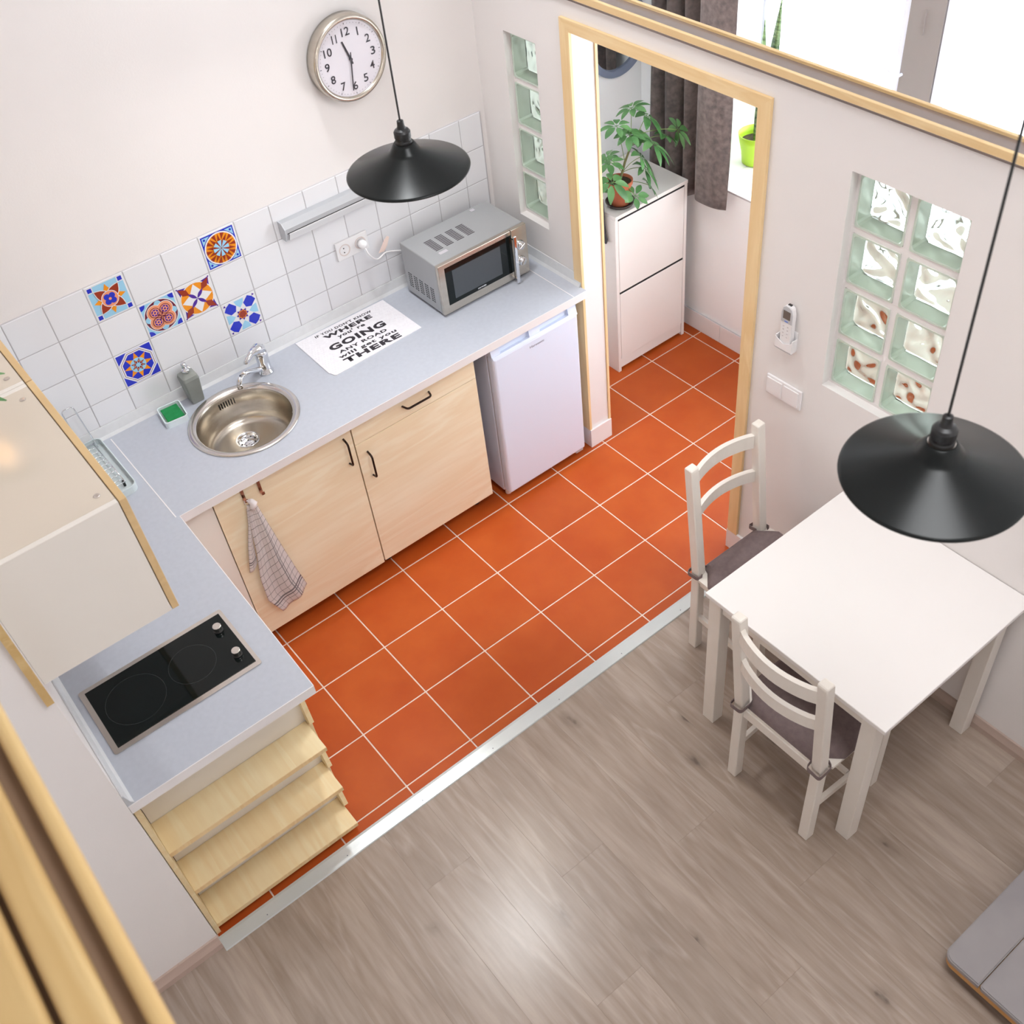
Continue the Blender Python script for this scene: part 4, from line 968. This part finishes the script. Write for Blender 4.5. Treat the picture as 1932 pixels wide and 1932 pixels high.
def cushion(loc, rz, label):
    c = root('seat_cushion', label, 'cushion', loc, rz, 'seat cushions on the dining chairs'); hw = .166
    bm = bmesh.new(); n = 20; nv = 20; g = []
    def hgt(u, v): return .036*(max(0, 1-abs(2*u-1)**8)*max(0, 1-abs(2*v-1)**8))**.5
    for i in range(n+1):
        row = []
        for j in range(nv+1):
            u, v = i/n, j/nv; w = (.142 if v < .08 else .142+.058*min(1, (v-.08)*6)); x = (2*u-1)*w; y = .004-.343*v
            row.append(bm.verts.new((x, y, .4415+hgt(u, v)+.003*math.sin(9*v)*hgt(u, v)/.036)))
        g.append(row)
    for i in range(n):
        for j in range(nv): bm.faces.new((g[i][j], g[i+1][j], g[i+1][j+1], g[i][j+1]))
    r = bmesh.ops.extrude_face_region(bm, geom=bm.faces[:])
    for q in r['geom']:
        if isinstance(q, bmesh.types.BMVert): q.co.z = .4408
    bmesh.ops.recalc_face_normals(bm, faces=bm.faces)
    obj('pad', bm, CUSH, c, local=True, smooth=True)
    for s in (-1, 1):
        x = s*hw; bm = bmesh.new(); pts = round_path([(x-s*.030, -.010, .452), (x-s*.026, .034, .440), (x+s*.027, .032, .430), (x+s*.028, -.026, .440), (x+s*.010, -.030, .452)], .012)
        bar(bm, pts, .0025, .018, (0, 0, 1)); 
        bm2 = bmesh.new(); ring = []
        for k, p in enumerate(pts):
            d = (pts[min(k+1, len(pts)-1)]-pts[max(k-1, 0)]); d.z = 0; nn = Vector((d.y, -d.x, 0)).normalized()*.0012
            ring.append([bm2.verts.new(p+a+Vector((0, 0, b))) for a, b in ((nn, -.009), (nn, .009), (-nn, .009), (-nn, -.009))])
        for a, b in zip(ring, ring[1:]):
            for k in range(4): bm2.faces.new((a[k], a[(k+1) % 4], b[(k+1) % 4], b[k]))
        bm.free(); bmesh.ops.recalc_face_normals(bm2, faces=bm2.faces)
        obj('strap', bm2, CUSH, c, local=True)
    return c
ca, cb = (-.378, -1.150, 0), (-.850, -1.823, 0)
c = root('dining_chair', 'white painted dining chair with its back towards the doorway', 'chair', ca, 0, 'white dining chairs at the table'); chair_parts(c)
c = root('dining_chair', 'white painted dining chair with its back to the open laminate floor', 'chair', cb, PI/2, 'white dining chairs at the table'); chair_parts(c)
cushion(ca, 0, 'taupe seat cushion on the chair next to the doorway'); cushion(cb, PI/2, 'taupe seat cushion on the chair at the free side of the table')
# storage bench, lower right
BX, BY0, BY1 = (-.892, -2.556, -2.683)
bc = root('storage_bench', 'grey topped low bench with a wooden band in the lower right corner', 'bench', (-.6, -3.0, 0))
zb = .10
for y0, y1, r in ((BY1, BY0, .035), (-3.35, BY1-.0025, .012)):
    bm = bmesh.new(); pts = [(a, b) for a, b in rrect(BX, -.30, y0, y1, r, 8)] if r < .03 else [(-.30, y1), *[(BX+r-r*math.sin(t), y1-r+r*math.cos(t)) for t in [PI/2*i/8 for i in range(9)]], (BX, y0), (-.30, y0)]
    prism(bm, pts, 'z', zb-.020, zb); bmesh.ops.bevel(bm, geom=[e for e in bm.edges if all(v.co.z > zb-.001 for v in e.verts)], offset=.004, segments=2, affect='EDGES'); obj('lid', bm, BENCH, bc)
obj('wood_band', prism(bmesh.new(), rrect(BX+.001, -.31, -3.34, BY0-.003, .036, 8), 'z', zb-.044, zb-.021), BENCHW, bc); obj('base', B(BX+.03, -.34, -3.30, BY0-.03, 0, zb-.045), mat('shaded_bench_base', srgb(88, 66, 50), .7), bc)  # base coloured dark to carry the shadow below the wood band

# ================================================================ PENDANT LAMPS
def pendant(x, y, z, label):
    c = root('pendant_lamp', label, 'lamp', (x, y, z))
    bm = bmesh.new()
    prof = [(.180, .0), (.1805, .002), (.1795, .004), (.174, .007), (.052, .056), (.044, .064), (.036, .076), (.029, .086), (.026, .087), (.034, .074), (.042, .062), (.050, .053), (.172, .004), (.178, .0005)]
    lathe(bm, prof, (x, y, z), 96, close=True)
    for f in bm.faces:
        c_ = f.calc_center_median(); rad = math.hypot(c_.x-x, c_.y-y)
    obj('shade', bm, BLACKM, c, smooth=True)
    bm = bmesh.new(); lathe(bm, [(0, .084), (.0245, .084), (.0245, .092), (.0225, .094), (.0225, .100), (.024, .102), (.024, .118), (.020, .124), (.013, .128), (.0105, .136), (.0095, .150), (.006, .152), (0, .152)], (x, y, z), 32); so_ = obj('socket', bm, BLACKP, c, smooth=False)
    bm = bmesh.new(); tube(bm, [(x, y, z+.15), (x, y, TOP-.03)], .0028, 8); obj('cord', bm, BLACKP, c)
    bm = bmesh.new(); lathe(bm, [(0, 0), (.02, 0), (.05, .028), (0, .028)], (x, y, TOP-.03), 24); obj('ceiling_rose', bm, BLACKP, c)
    bm = bmesh.new(); lathe(bm, [(0, .006), (.018, .010), (.027, .026), (.027, .036), (.018, .052), (.013, .064), (0, .066)], (x, y, z), 24); obj('bulb', bm, BULB, c, smooth=True)
    l = bpy.data.lights.new('bulb_light', 'POINT'); l.energy = PW; l.color = (1, .96, .90); l.shadow_soft_size = .03
    o = bpy.data.objects.new('bulb_light', l); COL.objects.link(o); o.parent = c; o.location = (0, 0, -.002)
PW = 6.0; PC = 9.5; PFILL = 52
pendant(-1.082, -.458, 2.045, 'black cone pendant lamp hanging in front of the microwave'); pendant(-1.052, -2.219, 2.030, 'black cone pendant lamp hanging over the white table')

# ================================================================ SMALL WALL THINGS
rh = root('remote_holder', 'white wall holder carrying the air conditioner remote', 'holder', (XR, -1.07, 1.2))
bm = bmesh.new(); box(bm, XR-.004, XR-.0005, -1.108, -1.034, 1.185, 1.262, .001, 1); prism(bm, [(-1.036, 1.232), (-1.036, 1.185), (-1.108, 1.185), (-1.108, 1.232), (-1.100, 1.225), (-1.0735, 1.212), (-1.044, 1.225)], 'x', XR-.032, XR-.029); box(bm, XR-.030, XR-.004, -1.1085, -1.105, 1.185, 1.236); box(bm, XR-.030, XR-.004, -1.0385, -1.035, 1.185, 1.236); box(bm, XR-.032, XR-.004, -1.108, -1.036, 1.183, 1.187)
obj('pocket', bm, PLASTW, rh)
rm = root('remote_control', 'white remote control with a grey display in its wall holder', 'remote', (XR-.018, -1.072, 1.188))
bm = bmesh.new(); prism(bm, [(-1.049, 1.19), (-1.049, 1.335), (-1.055, 1.358), (-1.066, 1.366), (-1.080, 1.366), (-1.091, 1.358), (-1.097, 1.335), (-1.097, 1.19)], 'x', XR-.027, XR-.006); bmesh.ops.bevel(bm, geom=bm.edges[:], offset=.0025, segments=2, affect='EDGES'); obj('body', bm, PLASTW, rm)
bm = bmesh.new(); prism(bm, [(-1.050, 1.30), (-1.050, 1.336), (-1.056, 1.357), (-1.066, 1.364), (-1.080, 1.364), (-1.090, 1.357), (-1.096, 1.336), (-1.096, 1.30)], 'x', XR-.0285, XR-.0268); obj('display_bezel', bm, PLASTG, rm)
obj('display', B(XR-.0295, XR-.0284, -1.088, -1.058, 1.315, 1.347), mat('lcd_grey', srgb(112, 104, 98), .2), rm)
obj('lettering', B(XR-.0292, XR-.0284, -1.080, -1.066, 1.303, 1.308), mat('blue_print', srgb(120, 150, 220), .4), rm)
obj('emitter', B(XR-.020, XR-.010, -1.080, -1.066, 1.3655, 1.3675), BLACKP, rm)
for i in range(2):
    for j in range(4): obj('button', B(XR-.0282, XR-.0266, -1.066-i*.018, -1.060-i*.018, 1.240+j*.014, 1.2445+j*.014), mat('button_grey', srgb(206, 200, 200), .5), rm)
sw = root('light_switch', 'white double rocker light switch below the remote control', 'switch', (XR, -1.076, .99))
obj('cover_plate', B(XR-.009, XR-.0005, -1.157, -.997, .946, 1.030, .002, 2), PLASTW, sw)
for y in (-1.036, -1.112): obj('rocker', B(XR-.0125, XR-.0085, y-.034, y+.034, .955, 1.021, .0015, 1), PLASTW, sw)

# ================================================================ HALL THINGS
sc_ = root('shoe_cabinet', 'tall white shoe cabinet with two tilting flaps in the hall', 'cabinet', (.65, .5, 0))
CZ = .905; cx0, cx1, cy0, cy1 = .415, .882, .352, .755
bm = bmesh.new(); box(bm, cx0, cx0+.018, cy0, cy1, 0, CZ-.0185); box(bm, cx1-.018, cx1, cy0, cy1, 0, CZ-.0185); box(bm, cx0+.018, cx1-.018, cy1-.01, cy1, .06, CZ-.0185); box(bm, cx0+.018, cx1-.018, cy0+.03, cy1-.01, .06, .076); obj('carcass', bm, WHITE, sc_)
obj('top_panel', B(cx0, cx1, cy0-.004, cy1, CZ-.018, CZ, .001, 1), WHITE, sc_)
obj('flap', B(cx0+.020, cx1-.020, cy0-.001, cy0+.017, .482, CZ-.030, .0015, 1), WHITE, sc_); obj('flap', B(cx0+.020, cx1-.020, cy0-.001, cy0+.017, .078, .470, .0015, 1), WHITE, sc_)
obj('gap_shade_strip', B(cx0+.020, cx1-.020, cy0+.001, cy0+.012, .4705, .4815), DARK, sc_); obj('gap_shade_strip', B(cx0+.020, cx1-.020, cy0-.0005, cy0+.012, CZ-.0295, CZ-.0185), DARK, sc_)  # solid black strips drawn in place of the shade between the flaps
obj('plinth', B(cx0+.020, cx1-.020, cy0+.004, cy0+.02, .020, .074), WHITE, sc_)
obj('shadow_gap', B(cx0+.019, cx1-.019, cy0+.012, cy0+.028, .076, CZ-.019), DARK, sc_)
# shoehorn on the side of the cabinet
bm = bmesh.new(); prism(bm, [(.445, .98), (.412, .98), (.408, .86), (.402, .80), (.392, .775), (.400, .752), (.430, .748), (.442, .80)], 'x', .398, .403); single('shoehorn', bm, mat('dark_navy_plastic', srgb(46, 46, 58), .4), 'dark long shoehorn hanging on the side of the shoe cabinet', 'shoehorn', (.40, .42, .75))
obj_ = bpy.data.objects['shoehorn']; bm = bmesh.new(); tube(bm, [(.397, .428, .975), (.414, .428, .975)], .004, 8); obj('peg', bm, PLASTG, obj_)
# potted schefflera
PX, PY = .515, .425
pl = root('potted_umbrella_plant', 'leafy umbrella plant in a clay pot on the shoe cabinet', 'plant', (PX, PY, CZ))
bm = bmesh.new(); lathe(bm, [(0, .001), (.060, .001), (.070, .018), (.066, .018), (.058, .005), (0, .005)], (PX, PY, CZ), 36); obj('saucer', bm, SAUCER, pl, smooth=True)
bm = bmesh.new(); lathe(bm, [(0, .006), (.043, .006), (.057, .105), (.061, .106), (.062, .122), (.057, .122), (.054, .110), (0, .110)], (PX, PY, CZ), 36); obj('pot', bm, TERP, pl)
bm = bmesh.new(); lathe(bm, [(0, .112), (.03, .114), (.0545, .110)], (PX, PY, CZ), 24); obj('soil', bm, SOIL, pl)
b0 = Vector((PX-.003, PY, CZ+.108)); trunk = [b0, Vector((.532, .425, 1.055)), Vector((.550, .425, 1.10)), Vector((.585, .422, 1.165)), Vector((.628, .42, 1.205))]
bm = bmesh.new(); tube(bm, trunk, .005, 8, rr=[.0065, .006, .0055, .0045, .003]); obj('trunk', bm, STEMB, pl, smooth=True)
rnd = random.Random(11)
LEAVES = [((.450, .42, 1.140), 1, (-.1, -.2, 1), .075, .030, .25), ((.410, .36, 1.078), 0, (-.2, -.45, .8), .088, .036, .45), ((.528, .335, .975), 0, (0, -.5, .85), .074, .033, .10), ((.636, .355, .975), 0, (.8, -.3, .5), .070, .030, .35),
          ((.536, .46, 1.268), 2, (-.1, -.1, 1), .085, .033, .30), ((.655, .49, 1.300), 3, (-.2, .2, 1), .085, .034, .30), ((.715, .45, 1.250), 4, (.5, -.3, .8), .095, .042, .55), ((.820, .36, 1.175), 4, (1, -.1, .15), .085, .034, .30),
          ((.800, .42, 1.135), 3, (.5, -.1, .8), .072, .034, .45), ((.668, .36, 1.165), 3, (.5, -.3, .8), .110, .036, .55), ((.600, .37, 1.125), 1, (.6, -.4, .6), .095, .034, .50), ((.630, .42, 1.200), 4, (.1, -.4, .9), .070, .036, .40),
          ((.575, .42, 1.225), 3, (-.1, -.3, .9), .070, .033, .45), ((.500, .49, 1.120), 1, (-.3, .2, .9), .070, .030, .30), ((.640, .39, 1.045), 1, (.5, -.4, .7), .085, .032, .60), ((.395, .45, 1.02), 0, (-.6, 0, .7), .07, .03, .4)]
for hub, ti, nrm, L, w, curl in LEAVES:
    hub = Vector(hub); nrm = Vector(nrm).normalized(); a = trunk[ti] if ti else b0
    mid = (a+hub)/2+Vector((0, 0, .025)); bm = bmesh.new(); tube(bm, bez(a, mid, hub, 8), .0016, 5); st = obj('leaf_stalk', bm, STEMG, pl, smooth=True)
    t1 = nrm.orthogonal().normalized(); t2 = nrm.cross(t1); nl = rnd.choice([7, 7, 8]); ph = rnd.uniform(0, 6)
    for k in range(nl):
        a_ = ph+2*PI*k/nl+rnd.uniform(-.12, .12); d = t1*math.cos(a_)+t2*math.sin(a_); l_ = L*rnd.uniform(.8, 1.08)
        bm = bmesh.new(); q = hub+d*.016; tube(bm, [hub, q], .0009, 4); leaf_bm(bm, q, d+nrm*.05, nrm, l_-.016, w*rnd.uniform(.85, 1.1), curl, fold=.22); obj('leaflet', bm, LEAFG, st, smooth=True)
# curtain
cu = root('curtain', 'grey brown velvet curtain hanging at the left side of the hall window', 'curtain', (.9, .38, .8))
def curtain_bm():
    bm = bmesh.new(); ctrl = [(.635, .91), (.60, .885), (.575, .905), (.545, .955), (.52, .900), (.49, .880), (.455, .905), (.43, .955), (.41, .93), (.395, .890), (.375, .905), (.355, .955), (.335, .955), (.322, .905), (.295, .880), (.25, .872), (.20, .872), (.155, .884), (.122, .905)]
    pts = []
    for i in range(len(ctrl)-1):
        p0, p1, p2, p3 = [Vector(ctrl[min(max(k, 0), len(ctrl)-1)]) for k in (i-1, i, i+1, i+2)]
        for k in range(6):
            t = k/6; pts.append(.5*((2*p1)+(-p0+p2)*t+(2*p0-5*p1+4*p2-p3)*t*t+(-p0+3*p1-3*p2+p3)*t**3))
    pts.append(Vector(ctrl[-1])); g = []; nz_ = 26
    for j, p in enumerate(pts):
        col = []; zb_ = .820 if p.x < .33 else .800
        for i in range(nz_+1):
            z = zb_+(2.42-zb_)*i/nz_; sq = 1-.05*(1-i/nz_); yy = .38+(p.x-.38)*(1+.08*i/nz_) if p.x < .38 else p.x
            col.append(bm.verts.new((p.y+.004*math.sin(z*5+p.x*20), yy+.004*math.sin(z*3+p.x*9), z)))
        g.append(col)
    for a, b in zip(g, g[1:]):
        for i in range(nz_): bm.faces.new((a[i], b[i], b[i+1], a[i+1]))
    bmesh.ops.solidify(bm, geom=bm.faces[:], thickness=.0025); bmesh.ops.recalc_face_normals(bm, faces=bm.faces); return bm
obj('cloth', curtain_bm(), CURT, cu, smooth=True)
bm = bmesh.new(); tube(bm, [(.91, .70, 2.43), (.91, -2.5, 2.43)], .012, 10); ro = single('curtain_rod', bm, STEELS, 'steel curtain rod above the hall window', 'rod', (.91, -.9, 2.43))
# mirror
mi = root('round_mirror', 'round wall mirror with a blue grey frame above the shoe cabinet', 'mirror', (.80, .76, 1.51)); mcx, mcz, mr_ = .815, 1.500, .185
Mk = cylM((mcx, .7595, mcz), (0, -1, 0)); bm = bmesh.new(); lathe(bm, [(mr_-.005, 0), (mr_, .004), (mr_, .018), (mr_-.004, .022), (mr_-.030, .022), (mr_-.034, .010), (mr_-.034, .0)], (0, 0, 0), 64, M=Mk, close=True); obj('frame', bm, GREYMIR, mi, smooth=False)
bm = bmesh.new(); lathe(bm, disc_prof(mr_-.033, .006), (0, 0, 0), 48, M=Mk); obj('mirror_glass', bm, MIRROR, mi)
# lime pot with snake plant on the sill
sp_ = root('potted_snake_plant', 'snake plant in a lime green pot on the window sill', 'plant', (1.25, .262, WZ0))
bm = bmesh.new(); lathe(bm, [(0, .001), (.058, .001), (.064, .006), (.070, .06), (.082, .115), (.088, .150), (.084, .150), (.078, .118), (.066, .06), (0, .056)], (1.25, .262, WZ0), 44); obj('pot', bm, LIME, sp_, smooth=True)
bm = bmesh.new(); lathe(bm, [(0, .11), (.0765, .108)], (1.25, .262, WZ0), 24); obj('soil', bm, SOIL, sp_)
for dx_, dy_, h, w, tl in ((0, -.03, .70, .05, (.02, -.04)), (.02, .01, .55, .045, (.05, .05)), (-.02, -.015, .42, .04, (-.05, -.06)), (.03, -.03, .36, .04, (.06, -.1))):
    bm = bmesh.new(); n = 14; rows = []
    for i in range(n+1):
        t = i/n; ww = w/2*(.55+.9*math.sin(PI*min(1, t*.8+.1))*.5)*(1-t**5); tw_ = .6*t+dx_*20; z = WZ0+.09+h*t; c_ = Vector((1.25+dx_+tl[0]*t, .262+dy_+tl[1]*t, z)); tw_ = .35*t+dx_*12-.6; s_ = Vector((math.sin(tw_), math.cos(tw_), 0)); nn = Vector((math.cos(tw_), -math.sin(tw_), 0))
        rows.append([bm.verts.new(c_+s_*ww*k+nn*(.004*(1-abs(k))*q)) for k, q in ((-1, 0), (0, 1), (1, 0), (0, -1))])
    for a, b in zip(rows, rows[1:]):
        for k in range(4): bm.faces.new((a[k], a[(k+1) % 4], b[(k+1) % 4], b[k]))
    obj('leaf', bm, LEAFD, sp_, smooth=True)

# ================================================================ ROOM SHELL OUT OF VIEW
struct('ceiling', B(-4.6, -2.655, -4.6, YS-.001, 2.30, 2.40), PAINT, label='underside and edge of the loft platform')
struct('ceiling', B(-4.6, 1.46, -4.7, .88, TOP, TOP+.1), PAINT, label='white ceiling')
bm = bmesh.new(); box(bm, -4.7, -4.6, -4.7, .88, 0, TOP); box(bm, -4.6, -2.9, -4.7, -4.6, 0, TOP); box(bm, -.9, 1.46, -4.7, -4.6, 0, TOP); box(bm, -2.9, -.9, -4.7, -4.6, 0, TOP)
wall('wall_rear', bm, PAINT, label='white walls behind the camera')
cl_ = root('ceiling_lamp_or_fill', 'round white ceiling lamp above the kitchen, outside the frame', 'lamp', (-.95, .05, TOP))
bm = bmesh.new(); lathe(bm, [(0, 0), (.20, 0), (.20, -.05), (.17, -.05), (.17, -.045), (0, -.045)], (-.95, .05, TOP-.001), 40); obj('housing', bm, WHITE, cl_)
l = bpy.data.lights.new('ceiling_light', 'AREA'); l.shape = 'DISK'; l.size = .30; l.energy = PC; l.spread = math.radians(80); l.color = (.95, .98, 1)
o = bpy.data.objects.new('ceiling_light', l); COL.objects.link(o); o.parent = cl_; o.location = (0, 0, -.06)
c2 = root('ceiling_lamp_or_fill', 'added square fill light above the dining side, outside the frame', 'lamp', (-1.2, -2.7, TOP))
obj('housing', B(-1.85, -.55, -3.35, -2.05, TOP-.04, TOP-.002, .006, 2), WHITE, c2)
l = bpy.data.lights.new('ceiling_light', 'AREA'); l.shape = 'SQUARE'; l.size = 1.2; l.energy = PFILL; l.color = (.96, .98, 1)  # unseen fill light, added to brighten doors, fridge and walls
o = bpy.data.objects.new('ceiling_light', l); COL.objects.link(o); o.parent = c2; o.location = (0, 0, -.045)
wl = root('wall_lamp', 'small warm wall lamp high on the back wall, outside the frame', 'lamp', (-2.36, YB, 2.62))
bm = bmesh.new(); lathe(bm, disc_prof(.04, .03), (0, 0, 0), 20, M=cylM((-2.36, YB-.001, 2.62), (0, -1, 0))); obj('base', bm, WHITE, wl)
bm = bmesh.new(); lathe(bm, [(0, .03), (.016, .032), (.035, .06), (.035, .075), (.02, .10), (0, .108)], (0, 0, 0), 20, M=cylM((-2.36, YB-.001, 2.62), (0, -1, 0))); obj('bulb', bm, emis('warm_wall_bulb', (1, .55, .2), 9), wl, smooth=True)
